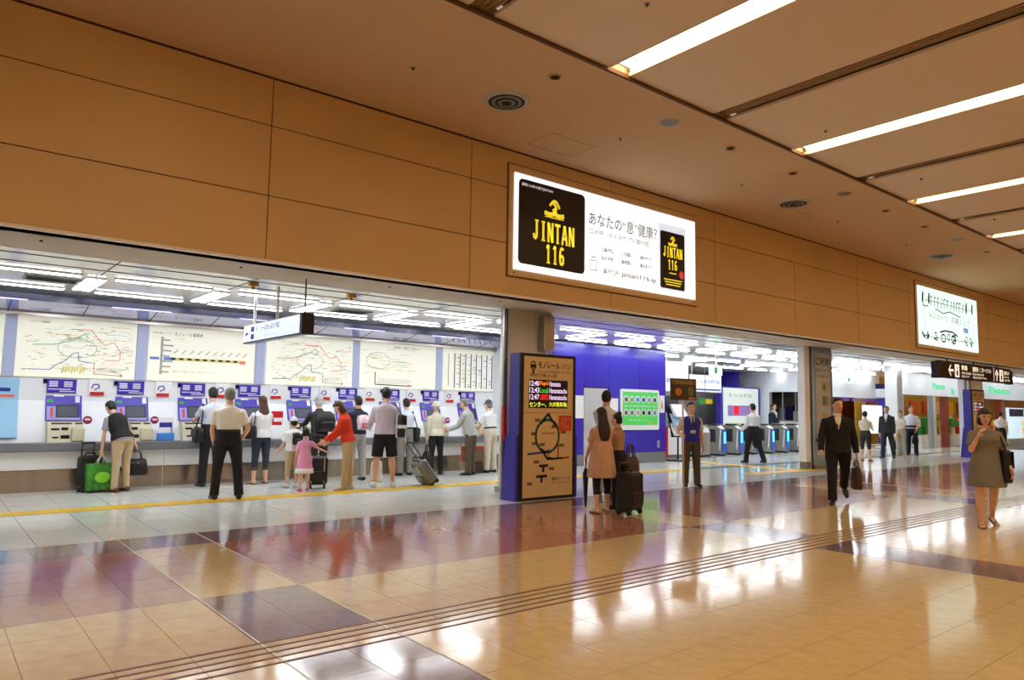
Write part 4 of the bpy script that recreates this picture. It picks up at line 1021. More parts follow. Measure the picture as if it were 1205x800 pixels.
def limb(mb, a, b, rs, flat=1.0, ref=None, extra=0.0):
    """tube from a to b with radii at equal steps, rounded at both ends"""
    d = (b-a); L = d.length; d = d/L; n = len(rs)
    pts = [a-d*rs[0]*0.75, a-d*rs[0]*0.4]; rr = [rs[0]*0.45, rs[0]*0.85]
    for k, r in enumerate(rs): pts.append(a+d*(L*k/(n-1))); rr.append(r)
    pts += [b+d*rs[-1]*0.4, b+d*rs[-1]*0.75]; rr += [rs[-1]*0.85, rs[-1]*0.45]
    mb.tube(pts, rr, 12, 0, flat, ref)
def cutlimb(mb, a, b, rs, t1=1.0, ref=None):
    d = b-a; n = len(rs); pts = []; rr = []
    for k in range(n): pts.append(a+d*(t1*k/(n-1))); rr.append(rs[k])
    dd = d.normalized()
    mb.tube([pts[0]-dd*rs[0]*0.62, pts[0]-dd*rs[0]*0.4]+pts, [rs[0]*0.4, rs[0]*0.78]+rr, 14, 0, 1.0, ref)
def adir(sgn, pitch, out):
    p, o = R(pitch), R(out)
    return Vector((sgn*math.sin(o), math.sin(p)*math.cos(o), -math.cos(p)*math.cos(o)))
HANG = ((4, 9), (10, 3))
def person(label, x, y, h, heading, top, bottom, hair='black', style='short', sex='m', lean=0.0, nod=0.0, turn=0.0,
           arms=(HANG, HANG), legs=((0, 0, 3), (0, 0, 3)), sleeve='long', hem=None, bottom_len=1.0, shoes=(28, 24, 24),
           dress=None, vest=None, voxel=0.010, skin=None, cap=None, curl=(35, 35), jacket=False, girth=1.0, group=None, loose=0.0, collar=True, shirtfront=None, barefoot=False, cuff=None):
    root = thing('person', label, 'person', (x, y, 0), R(heading-90), group)
    sk = skin or SKIN
    f = sex == 'f'
    V = Vector
    X_ = V((1, 0, 0))
    # legs
    TL, SL, FH = 0.245*h, 0.240*h, 0.045*h
    hipx = 0.052*h*girth
    chains = []
    for s_, (tp, kf, sp) in zip((-1, 1), legs):
        d1 = adir(s_, tp, sp); d2 = adir(s_, tp-kf, sp*0.6)
        chains.append((s_, d1, d2, R(tp-kf)))
    pz = max(-(d1.z*TL+d2.z*SL) for _, d1, d2, _ in chains)+FH
    pel = V((0, 0, pz))
    # torso frame
    L = R(lean); U = V((0, math.sin(L), math.cos(L))); Fd = V((0, math.cos(L), -math.sin(L)))
    if f: TR = [(-.045, .070, .055, 0), (0, .100, .072, -.006), (.045, .096, .068, -.004), (.095, .076, .055, 0), (.15, .082, .060, .002), (.205, .092, .070, .006), (.25, .096, .060, 0), (.278, .076, .047, -.004), (.303, .042, .036, -.006), (.325, .029, .031, -.004), (.36, .027, .029, .002)]
    else: TR = [(-.045, .072, .056, 0), (0, .098, .070, -.004), (.045, .096, .068, -.002), (.095, .090, .062, 0), (.15, .096, .064, .002), (.205, .106, .068, .004), (.25, .110, .062, 0), (.278, .086, .050, -.004), (.303, .047, .039, -.006), (.325, .034, .035, -.004), (.36, .032, .033, .002)]
    g = girth
    def tring(k, e=0.0, n=NR):
        t, rx, ry, oy = TR[k]
        gg = g if k < 9 else 1.0
        return ring(pel+U*(t*h)+Fd*(oy*h), X_, Fd, rx*h*gg+e, ry*h*gg+e, n, 0.85 if k < 8 else 1.0)
    body = MB()
    body.loft([tring(k) for k in range(len(TR))])
    shw = (.090 if f else .099)*h*g
    sh = [pel+U*(.256*h)+X_*(s_*shw) for s_ in (-1, 1)]
    UA, FA = .165*h, .145*h
    am = .88 if f else 1.0
    info = {'root': root}
    arm = []
    for i, s_ in enumerate((-1, 1)):
        (p1, o1), (p2, o2) = arms[i]
        d1, d2 = adir(s_, p1, o1), adir(s_, p2, o2)
        el = sh[i]+d1*UA; wr = el+d2*FA
        arm.append((sh[i], el, wr, d1, d2))
        limb(body, sh[i], el, [.030*h*am, .028*h*am, .025*h*am, .021*h*am])
        limb(body, el, wr, [.0215*h*am, .0225*h*am, .019*h*am, .0155*h*am])
        # hand: palm, four fingers and a thumb
        nrm = V((-s_, 0.15, 0)); nrm = (nrm-d2*nrm.dot(d2)).normalized(); side = d2.cross(nrm).normalized()
        if side.dot(Fd) < 0: side = -side
        pl = .055*h
        rings_ = [ring(wr+d2*(t*pl), side, nrm, rx*h, ry*h, 12) for t, rx, ry in ((-.15, .012, .011), (.1, .017, .011), (.5, .0225, .0105), (.9, .024, .009), (1.05, .020, .007))]
        body.loft(rings_)
        cu = R(curl[i])
        for q, (off, ln) in enumerate(((.0185, .042), (.0065, .048), (-.0055, .045), (-.017, .036))):
            base = wr+d2*(pl*0.93)+side*(off*h)
            fan = side*(off*5.5)
            p = [base]; dcur = (d2+fan*0.9).normalized(); ang = 0
            for sgm in range(3):
                ang = cu*(0.5+sgm*0.55)
                dd = (d2*math.cos(ang)+nrm*math.sin(ang)+fan*0.8).normalized()
                p.append(p[-1]+dd*(ln*h*(.42, .33, .25)[sgm]))
            body.tube([base-d2*0.01]+p+[p[-1]+(p[-1]-p[-2]).normalized()*0.003], [.0056*h]*3+[.0053*h, .0049*h, .003*h], 8)
        tb = wr+d2*(pl*0.25)+side*(.018*h)
        t1 = tb+(d2*0.7+side*0.62+nrm*0.3).normalized()*(.026*h); t2 = t1+(d2*0.9+side*0.2+nrm*0.5).normalized()*(.024*h)
        body.tube([tb-side*0.008, tb, t1, t2, t2+(t2-t1).normalized()*0.004], [.0075*h, .0075*h, .0066*h, .0055*h, .003*h], 8)
        info['hand%d' % i] = wr+d2*(pl*1.05)+nrm*(.012*h)
        info['wrist%d' % i] = wr; info['sh%d' % i] = sh[i]; info['el%d' % i] = el
    # legs
    feet = []
    for s_, d1, d2, sa in chains:
        hp = pel+X_*(s_*hipx)-V((0, 0, .01*h)); kn = pel+X_*(s_*hipx)+d1*TL; an = kn+d2*SL
        limb(body, hp, kn, [.052*h*g, .050*h*g, .043*h, .034*h])
        limb(body, kn, an, [.034*h, .0355*h, .030*h, .022*h, .0215*h])
        raise_ = an.z-FH
        tilt = -sa*1.0 if raise_ > 0.02*h else 0.0
        fwd = V((s_*0.18, math.cos(tilt), -math.sin(tilt) if raise_ > .02*h else 0)).normalized()
        dn = V((0, -fwd.z, -1)).normalized() if raise_ > .02*h else V((0, 0, -1))
        c = an+dn*(.022*h)
        feet.append((c, fwd, dn, s_, hp, kn, an))
        sd = fwd.cross(V((0, 0, 1))).normalized()
        fr = [(-.040, .012, .012, .004), (-.028, .020, .020, 0), (0, .021, .026, -.004), (.035, .021, .020, .002), (.065, .024, .014, .008), (.088, .021, .010, .011), (.098, .010, .006, .013)]
        body.loft([ring(c+fwd*(a*h)+dn*(o*h), sd, dn, rx*h*.92, ry*h*.92, 12) for a, rx, ry, o in fr])
    # head
    nk = pel+U*(.345*h)+Fd*(.002*h)
    A = L*0.35+R(nod); HU = V((0, math.sin(A), math.cos(A))); T = R(turn)
    hf0 = V((0, math.cos(A), -math.sin(A)))
    hx = X_*math.cos(T)+hf0*math.sin(T); HF = hf0*math.cos(T)-X_*math.sin(T)
    hc = nk+HU*(.062*h)+HF*(.010*h)
    hs = h*(1.0 if h > 1.4 else 1.0+0.22*(1.4-h)/0.35)
    hc = hc+HU*(.06*(hs-h))
    HR = [(-.070, .014, .016, .022), (-.062, .024, .030, .016), (-.045, .032, .040, .009), (-.02, .040, .048, .003), (.005, .043, .052, 0), (.03, .0445, .0545, -.003), (.048, .039, .048, -.004), (.060, .026, .032, -.004), (.066, .008, .010, -.004)]
    body.loft([ring(hc+HU*(t*hs)+HF*(oy*hs), hx, HF, rx*hs, ry*hs) for t, rx, ry, oy in HR])
    body.tube([hc+HU*(.008*hs)+HF*(.050*hs), hc+HU*(-.012*hs)+HF*(.060*hs), hc+HU*(-.021*hs)+HF*(.062*hs), hc+HU*(-.024*hs)+HF*(.052*hs)], [.005*hs, .0075*hs, .0095*hs, .007*hs], 8)
    for s_ in (-1, 1):
        e = hc+hx*(s_*.0435*hs)-HF*(.002*hs)-HU*(.008*hs)
        body.loft([ring(e+HU*(t*hs), hx, HF, rx*hs, ry*hs, 8) for t, rx, ry in ((-.017, .003, .004), (-.010, .006, .008), (.004, .008, .012), (.013, .007, .011), (.018, .003, .005))])
    bo = fuse(body, 'body', sk, root, voxel, 3)
    for s_ in (-1, 1):
        e = hc+hx*(s_*.0175*hs)+HF*(.0485*hs)+HU*(.004*hs)
        MB().ell(e, .0068*hs, .005*hs, .004*hs, 8, 6).build('eye', EYEW, root, True)
    MB().tube([hc-hx*(.014*hs)+HF*(.0485*hs)-HU*(.040*hs), hc+HF*(.0525*hs)-HU*(.0405*hs), hc+hx*(.014*hs)+HF*(.0485*hs)-HU*(.040*hs)], [.002*hs, .0042*hs, .002*hs], 8).build('lips', LIP, root, True)
    # hair
    hm_ = HAIR[hair]
    hb = MB()
    HH = [(-.044, .028, .026, -.026), (-.026, .043, .043, -.017), (0, .0475, .049, -.0125), (.022, .0490, .052, -.0095), (.040, .0455, .0525, -.0045), (.056, .036, .044, -.003), (.068, .022, .027, -.004), (.074, .006, .008, -.004)]
    if style in ('short', 'long', 'bun', 'bob', 'pigtails'):
        hb.loft([ring(hc+HU*(t*hs)+HF*(oy*hs), hx, HF, rx*hs, ry*hs) for t, rx, ry, oy in HH])
    if style == 'long':
        hb.loft([ring(hc+V((0, 0, 1))*(t*hs)-HF*(oy*hs), hx, HF, rx*hs, ry*hs) for t, rx, ry, oy in ((.02, .045, .03, .022), (-.04, .052, .036, .030), (-.09, .060, .030, .048), (-.15, .068, .028, .060), (-.21, .062, .024, .066), (-.255, .040, .016, .068))])
    if style == 'bob':
        hb.loft([ring(hc+HU*(t*hs)-HF*(oy*hs), hx, HF, rx*hs, ry*hs) for t, rx, ry, oy in ((.02, .050, .046, .012), (-.02, .054, .048, .016), (-.05, .055, .046, .020), (-.075, .05, .04, .022), (-.082, .04, .03, .024))])
    if style in ('bob', 'long', 'pigtails'): hb.loft([ring(hc+HU*(t*hs)+HF*(.012*hs), hx, HF, rx*hs, ry*hs) for t, rx, ry in ((.026, .044, .0475), (.036, .0455, .0485), (.05, .040, .042), (.062, .028, .030))])
    if style == 'bun': hb.ell(hc+HU*(.07*hs)-HF*(.03*hs), .026*hs, .026*hs, .024*hs)
    if style == 'pigtails':
        for s_ in (-1, 1): hb.tube([hc+hx*(s_*.035*hs)-HF*(.03*hs), hc+hx*(s_*.052*hs)-HF*(.045*hs)-HU*(.05*hs), hc+hx*(s_*.05*hs)-HF*(.05*hs)-HU*(.10*hs)], [.018*hs, .02*hs, .008*hs], 10)
    fuse(hb, 'hair', hm_, root, 0.009, 3)
    if cap:
        cb = MB()
        cb.loft([ring(hc+HU*(t*hs)+HF*(oy*hs), hx, HF, rx*hs, ry*hs) for t, rx, ry, oy in ((.018, .052, .060, -.003), (.04, .050, .057, -.003), (.062, .040, .046, -.003), (.078, .022, .026, -.003), (.083, .006, .008, -.003))])
        if cap[1] == 'brim': cb.loft([ring(hc+HU*(t*hs), hx, HF, rx*hs, ry*hs) for t, rx, ry in ((.004, .068, .078), (.010, .070, .080), (.024, .055, .062))])
        else: cb.loft([ring(hc+HU*(t*hs)+HF*(.05*hs), hx, HF, .038*hs, .045*hs) for t in (.012, .022)])
        fuse(cb, 'cap', cap[0], root, 0.009, 2)
    # upper garment
    if top is not None:
        tb = MB(); e = .010+loose
        hemt = hem if hem is not None else (.06 if dress is None else 0.0)
        if jacket: e += .008
        if dress is None:
            st = [k for k in range(len(TR)) if TR[k][0] >= hemt-.001 and k < 9]
            rg_ = []
            if TR[st[0]][0] > hemt+.004 or hemt < -.045:
                base = TR[st[0]]
                q = pel+U*(hemt*h); rg_.append(ring(q, X_, Fd, base[1]*h*g+e*1.3+loose*.5, base[2]*h*g+e*1.3+loose*.5, NR, .85))
            rg_ += [tring(k, e) for k in st]
            rg_.append(ring(pel+U*(.312*h)-Fd*(.004*h), X_, Fd, .040*h, .040*h))
            tb.loft(rg_)
        else:
            rg_ = []
            for (zf, rx, ry) in dress:   # z fractions of body height, downwards list reversed
                rg_.append(ring(V((0, (pel+U*((zf-.53)*h)).y if zf > .5 else pel.y*1.0, zf*h)), X_, V((0, 1, 0)), rx*h, ry*h))
            rg_ += [tring(k, e) for k in range(len(TR)) if TR[k][0] > (dress[-1][0]-.53)+.03 and k < 9]
            rg_.append(ring(pel+U*(.308*h)-Fd*(.004*h), X_, Fd, .042*h, .040*h))
            tb.loft(rg_)
        se = .008+loose*.6+(.006 if jacket else 0)
        if sleeve != 'none':
            for i in range(2):
                a, b_, c_, d1, d2 = arm[i]
                if sleeve == 'short': cutlimb(tb, a, b_, [.032*h*am+se, .032*h*am+se, .032*h*am+se*1.2, .032*h*am+se*1.5], .72)
                else:
                    cutlimb(tb, a, b_, [.031*h*am+se, .030*h*am+se, .027*h*am+se, .025*h*am+se], 1.0)
                    n_ = .55 if sleeve == 'three' else .97
                    cutlimb(tb, b_, c_, [.025*h*am+se, .024*h*am+se, .022*h*am+se, .020*h*am+se], n_)
        fuse(tb, 'dress' if dress else ('jacket' if jacket else 'shirt'), top, root, max(voxel, .010), 4)
        if collar and dress is None:
            cb = MB(); cc = pel+U*(.316*h)-Fd*(.002*h)
            for k in range(16):
                a0, a1 = 2*math.pi*k/16, 2*math.pi*(k+1)/16
                P = lambda a, r, t: cc+X_*(r*h*math.cos(a))+Fd*(r*h*1.02*math.sin(a))+U*(t*h)
                cb.add([P(a0, .046, -.016), P(a1, .046, -.016), P(a1, .039, .010), P(a0, .039, .010)], [(0, 1, 2, 3)])
            cb.build('collar', shirtfront or top, root, True)
    if vest is not None:
        vb = MB(); e = .022
        st = [k for k in range(9) if TR[k][0] >= vest[1]-.001]
        vb.loft([tring(k, e) for k in st]+[ring(pel+U*(.308*h)-Fd*(.004*h), X_, Fd, .046*h, .044*h)])
        fuse(vb, 'vest', vest[0], root, .012, 4)
    if shirtfront is not None:
        sb = MB(); y0 = .073*h*g+.030
        pts = [(-.030, .300), (.030, .300), (.022, .25), (0, .17), (-.022, .25)]
        fr = [pel+X_*(a*h)+U*(b*h)+Fd*((.050*h if b > .29 else (.066*h if b > .24 else .074*h))*g+(.034 if vest is not None else .021)) for a, b in pts]
        bk = [p-Fd*.05 for p in fr]
        sb.loft([bk, fr]); sb.build('shirt_front', shirtfront, root)
        if vest is not None:
            MB().tube([pel+U*(.295*h)+Fd*(.058*h+.036), pel+U*(.25*h)+Fd*(.070*h+.038), pel+U*(.18*h)+Fd*(.076*h+.036)], [.012, .018, .022], 8, 0, .4).build('necktie', C_TIE, root)
    # lower garment
    if bottom is not None:
        lb = MB(); e = .009
        lb.loft([tring(k, e+.002) for k in range(0, 4)])
        for (c, fwd, dn, s_, hp, kn, an) in feet:
            r1 = [.060*h*g, .057*h*g, .050*h, .045*h]; r2 = [.045*h, .043*h, .041*h, .041*h, .042*h]
            if f: r1 = [.058*h*g, .054*h*g, .045*h, .039*h]; r2 = [.039*h, .039*h, .036*h, .034*h, .034*h]
            if bottom_len <= 0.55:
                cutlimb(lb, hp, kn, [.062*h*g, .062*h*g, .060*h*g, .058*h*g], bottom_len/0.5)
            else:
                cutlimb(lb, hp, kn, r1, 1.0)
                limb(lb, kn-(kn-hp)*.04, kn+(an-kn)*.02, [r1[-1], r1[-1]])
                cutlimb(lb, kn, an, r2, (bottom_len-0.5)/0.5*1.04)
        fuse(lb, 'shorts' if bottom_len <= .55 else 'trousers', bottom, root, max(voxel, .010), 4)
        if cuff is not None:
            for (c, fwd, dn, s_, hp, kn, an) in feet:
                q = kn+(an-kn)*((bottom_len-0.5)/0.5); MB().tube([q-(an-kn)*.08, q+(an-kn)*.05], .040*h, 14).build('trouser_cuff', cuff, root, True)
        if dress is None and top is not None and hem is None: 
            bl = [ring(pel+U*(t*h), X_, Fd, (.0915 if not f else .080)*h*g+.014, (.063 if not f else .058)*h*g+.014, NR, .85) for t in (.078, .100)]
            MB().loft(bl).build('belt', BLACK, root, True)
    # shoes
    sm = mat('shoe_%d_%d_%d' % shoes, shoes, 0.4)
    for (c, fwd, dn, s_, hp, kn, an) in feet:
        sd = fwd.cross(V((0, 0, 1))).normalized()
        so = MB()
        if barefoot:
            so.loft([ring(c+fwd*(a*h)+dn*(.020*h), sd, fwd, .001, .001, 4) for a in (0, .001)])
            pts = [(-.042, .014), (-.03, .021), (0, .023), (.04, .023), (.075, .026), (.095, .022), (.104, .010)]
            so = MB(); so.loft([[c+fwd*(a*h)+sd*w_*h+dn*(.0185*h), c+fwd*(a*h)+sd*w_*h+dn*(.0235*h), c+fwd*(a*h)-sd*w_*h+dn*(.0235*h), c+fwd*(a*h)-sd*w_*h+dn*(.0185*h)] for a, w_ in pts])
            for a in (.02, .06): so.tube([c+fwd*(a*h)+sd*(.024*h)+dn*(.015*h), c+fwd*(a*h)-dn*(.013*h), c+fwd*(a*h)-sd*(.024*h)+dn*(.015*h)], .006, 6)
            so.build('sandal', sm, root)
        else:
            fr = [(-.046, .014, .012, .002), (-.036, .025, .025, -.004), (-.005, .026, .031, -.009), (.032, .026, .025, -.003), (.068, .029, .018, .005), (.095, .025, .014, .008), (.110, .010, .007, .013)]
            so.loft([[p+V((0, 0, max(0, (c+dn*(.0225*h)).z-p.z))) if dn.z < -.99 else p for p in ring(c+fwd*(a*h)+dn*(o*h), sd, dn, rx*h, ry*h, 14)] for a, rx, ry, o in fr])
            so.build('shoe', sm, root, True)
    M = Matrix.Translation((x, y, 0)) @ Matrix.Rotation(R(heading-90), 4, 'Z')
    for k in list(info):
        if k != 'root': info[k] = M @ info[k]
    info['M'] = M; info['pel'] = M @ pel; info['h'] = h; info['U'] = (M.to_3x3() @ U); info['F'] = (M.to_3x3() @ Fd); info['X'] = M.to_3x3() @ X_
    info['chest'] = M @ (pel+U*(.2*h)); info['head'] = M @ hc
    return info

C = {n: cloth(n, c) for n, c in dict(white=(226, 228, 232), ivory=(232, 226, 212), black=(26, 24, 28), navy=(32, 34, 52), grey=(126, 124, 122), lgrey=(168, 168, 166), beige=(188, 164, 128), cream=(206, 200, 182), red=(214, 56, 26), pink=(222, 150, 190), blue=(46, 50, 170), olive=(84, 74, 58), tan=(170, 128, 98), dgrey=(124, 118, 106), charcoal=(46, 46, 50), jean=(44, 50, 66), stripe=(196, 188, 200), check=(150, 150, 158), brown=(92, 80, 66), pale=(206, 214, 232)).items()}
FWD = ((48, 6), (82, -6)); REACH = ((35, 8), (75, -4))
P = {}
P['vest'] = person('person stooping in a black vest and beige trousers with bags in both hands', 2.66, 13.60, 1.60, 118, C['check'], C['beige'], lean=30, nod=22, style='short', sex='f', sleeve='short', vest=(C['black'], -0.03), arms=(((2, 8), (4, 2)), ((-14, 26), (-6, 20))), legs=((0, 0, 2), (3, 6, 2)), hem=-.02, shoes=(70, 40, 30), girth=1.08)
P['m1'] = person('person in pale shirt and black trousers using the third ticket machine', 4.12, 13.70, 1.78, 92, C['pale'], C['black'], arms=(FWD, FWD), sleeve='short', nod=8, voxel=.011)
P['m2'] = person('grey-haired person in ivory shirt and black trousers standing on the yellow line', 3.78, 11.72, 1.74, 80, C['ivory'], C['black'], hair='grey', arms=(((8, 10), (40, -10)), ((-12, 20), (42, -18))), sleeve='short', legs=((4, 0, 5), (-4, 0, 8)), girth=1.08, nod=4)
P['long'] = person('person with long brown hair, white blouse and cropped dark trousers', 5.02, 13.66, 1.64, 96, C['white'], C['jean'], hair='brown', style='long', sex='f', arms=(FWD, ((30, 8), (80, -6))), bottom_len=.74, hem=.0, loose=.02, barefoot=True, shoes=(60, 34, 26), cuff=C['olive'])
P['boy'] = person('child in white T-shirt and pale patterned cap with a small backpack', 5.27, 12.75, 1.24, 96, C['white'], C['beige'], arms=(((12, 14), (46, 4)), ((8, 10), (30, 0))), sleeve='short', hem=0.0, loose=.012, bottom_len=.7, cap=(cloth('cap_pale', (200, 200, 206), .25), 'peak'), shoes=(190, 190, 196))
P['girl'] = person('small child in pink dress with white hem and pink shoes', 5.24, 12.14, 1.07, 75, C['pink'], None, style='pigtails', sex='f', arms=(((5, 12), (12, 4)), ((14, 52), (30, 64))), sleeve='short', dress=[(.30, .135, .122), (.36, .130, .115), (.45, .122, .102), (.53, .116, .092), (.62, .098, .078)], legs=((-8, 4, 2), (10, 4, 3)), shoes=(226, 80, 130))
MB().loft([ring(Vector((0, 0, z)), Vector((1, 0, 0)), Vector((0, 1, 0)), r*1.07, r*.92*1.07) for z, r in ((.31, .150), (.36, .146), (.395, .139))]).build('white_hem', C['white'], P['girl']['root'], True)
P['red'] = person('person in bright red cardigan and beige trousers bending towards the child', 5.96, 11.95, 1.60, 148, C['red'], C['beige'], hair='brown', style='bob', sex='f', lean=12, nod=26, arms=(((28, 4), (52, -6)), ((20, 4), (50, -8))), hem=0.0, loose=.015, legs=((3, 0, 2), (-3, 0, 2)), shoes=(200, 190, 170))
P['old'] = person('white-haired person in dark clothes at the machine behind the red cardigan', 6.16, 13.62, 1.66, 92, C['charcoal'], C['charcoal'], hair='white', arms=(FWD, FWD), cap=(C['lgrey'], 'peak'), lean=5, voxel=.012)
P['pack'] = person('person in navy jacket and light grey trousers with a pink patterned bag', 6.82, 13.28, 1.68, 98, C['navy'], C['lgrey'], arms=(((30, 16), (78, -4)), ((24, 22), (66, 0))), hem=.02, jacket=True, legs=((0, 0, 7), (0, 0, 6)))
P['tall'] = person('tall person in striped shirt and black shorts holding a trolley handle', 6.74, 12.02, 1.84, 72, C['stripe'], C['black'], arms=(((22, 14), (72, -6)), ((-8, 14), (6, 22))), sleeve='long', hem=.0, loose=.012, bottom_len=.46, legs=((0, 0, 6), (0, 0, 6)), shoes=(224, 222, 224), nod=-4)
P['bag'] = person('person in pale blue shirt and grey trousers with a black shoulder bag', 8.2, 13.72, 1.66, 88, C['pale'], C['grey'], arms=(FWD, ((34, 8), (78, -6))), voxel=.011)
P['hat'] = person('person in white jacket and pale sun hat carrying a black handbag', 8.88, 13.55, 1.60, 80, C['cream'], C['black'], hair='white', sex='f', jacket=True, hem=.0, arms=(((2, 9), (2, 3)), ((30, 6), (70, -10))), cap=(cloth('sunhat', (206, 198, 178)), 'brim'), lean=5)
P['grey'] = person('stooping grey-haired person in grey jacket holding a brown briefcase', 9.52, 13.14, 1.70, 122, C['lgrey'], C['olive'], hair='grey', lean=13, nod=6, jacket=True, hem=-.03, arms=(((28, 4), (70, -12)), ((-8, 10), (-4, 4))), shoes=(40, 30, 26))
P['right'] = person('person in white short-sleeved shirt and cream trousers with a dark cap', 10.3, 13.42, 1.66, 100, C['white'], C['cream'], hair='grey', arms=(((20, 14), (62, -2)), ((22, 14), (62, -4))), sleeve='short', lean=7, cap=(cloth('darkcap', (84, 84, 88)), 'peak'))
P['tan'] = person('person with long dark hair in a loose tan dress over black leggings', 7.78, 7.46, 1.52, 72, cloth('dress_tan', (192, 152, 126)), C['black'], hair='dark', style='long', sex='f', arms=(((14, 8), (42, -8)), ((30, 6), (96, -10))), sleeve='short', dress=[(.335, .150, .125), (.42, .142, .115), (.53, .126, .098), (.62, .112, .085)], bottom_len=.72, barefoot=True, shoes=(40, 28, 26), legs=((-4, 0, 3), (4, 0, 4)), voxel=.008)
P['bun'] = person('person with a top-knot in a brown top facing the long-haired companion', 8.30, 7.62, 1.43, 108, C['tan'], C['black'], hair='black', style='bun', sex='f', arms=(((30, 6), (86, -8)), ((14, 14), (60, 4))), sleeve='short', hem=.0, voxel=.009)
P['behind'] = person('person in white shirt standing behind the long-haired traveller', 9.35, 8.86, 1.82, 25, C['white'], C['lgrey'], arms=(FWD, HANG), sleeve='short')
P['sign'] = person('attendant in blue vest and brown trousers holding a signboard pole', 12.0, 9.05, 1.66, 232, C['cream'], C['olive'], arms=(HANG, ((10, 24), (80, 0))), sleeve='short', vest=(C['blue'], -.01), shirtfront=C['cream'], voxel=.008, curl=(35, 75))
P['gate'] = person('person in white shirt with a dark coat over one arm walking to the gates', 18.9, 12.04, 1.74, 75, C['white'], C['black'], arms=(((10, 10), (60, -10)), ((4, 12), (50, 0))), sleeve='long', legs=((14, 6, 4), (-14, 8, 4)), girth=1.08)
P['staff'] = person('person in dark suit leaning on the far side of the ticket gates', 25.40, 15.3, 1.80, 262, C['navy'], C['navy'], jacket=True, hem=-.03, voxel=.013, shirtfront=C['white'])
P['suit'] = person('person in black suit and open white collar striding with a brown bag', 11.95, 6.02, 1.76, 212, C['black'], C['black'], hair='dark', jacket=True, hem=-.04, arms=(((-10, 14), (4, 6)), ((14, 15), (30, 4))), legs=((-22, 32, 2), (14, 3, 2)), turn=22, voxel=.008, shirtfront=C['ivory'], girth=1.06, curl=(70, 35))
P['wb'] = person('person in white blouse and dark skirt passing the white notice board', 23.0, 10.7, 1.56, 10, C['cream'], C['charcoal'], sex='f', arms=(((30, 6), (84, -8)), ((30, 6), (84, -8))), sleeve='short', hem=0.0, bottom_len=.62, voxel=.012, shoes=(150, 110, 90))
P['bgsuit'] = person('person in dark suit carrying a black briefcase near the blue totem', 25.46, 11.11, 1.76, 190, C['charcoal'], C['charcoal'], jacket=True, hem=-.03, arms=(((4, 8), (10, 2)), ((-8, 9), (6, 4))), legs=((-14, 16, 2), (12, 2, 2)), shirtfront=C['white'], voxel=.012)
P['bglady'] = person('person in cream top and grey trousers holding a beige handbag', 26.97, 11.3, 1.60, 175, C['cream'], C['lgrey'], sex='f', hair='black', arms=(((20, 6), (70, -8)), ((10, 8), (40, -4))), sleeve='short', hem=.0, voxel=.013, shoes=(190, 150, 110))
P['bgman'] = person('person in pale polo shirt and dark trousers with a navy travel bag', 27.95, 11.33, 1.78, 200, C['pale'], C['navy'], arms=(((10, 8), (40, -14)), ((-6, 12), (6, 4))), sleeve='short', hem=.02, voxel=.013, legs=((8, 2, 3), (-8, 6, 3)))
P['far'] = person('person in white blouse and black skirt walking towards the bakery', 33.0, 10.05, 1.64, 20, C['white'], C['black'], sex='f', arms=(((10, 12), (40, 4)), ((10, 12), (40, 4))), sleeve='short', hem=.06, bottom_len=.62, voxel=.014)
P['walk'] = person('person in short grey puff-sleeved dress walking with one hand at the mouth', 11.30, 3.64, 1.60, 214, C['dgrey'], None, hair='dark', style='bob', sex='f', arms=(((10, 16), (26, 6)), ((26, 12), (152, -16))), sleeve='short', dress=[(.335, .146, .122), (.36, .148, .122), (.45, .134, .106), (.53, .122, .094), (.62, .100, .076)], legs=((-14, 12, 3), (10, 2, 3)), voxel=.008, barefoot=True, shoes=(40, 26, 24), loose=.008, girth=1.04, nod=10)

# ================================================================== bags and luggage
def V3(v): return Vector((v[0], v[1], v[2]))
def bag(name, label, cat, p, w_, d_, h_, M, rz=0.0, handle=0.14, trim=None, taper=.8, hang=True, group=None, HM=None):
    """soft hand bag; p is the grip point when it hangs, else the base point"""
    z0 = p[2]-handle-h_ if hang else p[2]
    t = thing(name, label, cat, (p[0], p[1], max(z0, 0.0)), rz, group)
    mb = MB(); V = Vector; n = 20
    mb.loft([ring(V((0, 0, z*h_)), V((1, 0, 0)), V((0, 1, 0)), w_/2*a, d_/2*b, n, .55) for z, a, b in ((0, .94, .9), (.06, 1, 1), (.5, .98, .98), (.85, (1+taper)/2, .75), (1, taper, .35))])
    mb.build('bag_body', M, t, True)
    if handle > .02:
        for s_ in (-1, 1):
            a = w_*taper*.30
            MB().tube([(-a, s_*d_*.12, h_*.9), (-a*.85, s_*d_*.10, h_+handle*.6), (-a*.4, s_*.012, h_+handle*.97), (a*.4, s_*.012, h_+handle*.97), (a*.85, s_*d_*.10, h_+handle*.6), (a, s_*d_*.12, h_*.9)], .011, 8).build('bag_handle', HM or M, t, True)
    if trim: MB().box(-w_*.2, w_*.2, -d_/2*.80, -d_/2*.60, h_*.72, h_*.78).build('buckle', trim, t)
    return t
LBK = mat('leather_black', (24, 22, 24), 0.4, bump=.3, bscale=40); LBR = mat('leather_brown', (70, 44, 30), .45, bump=.3, bscale=40)
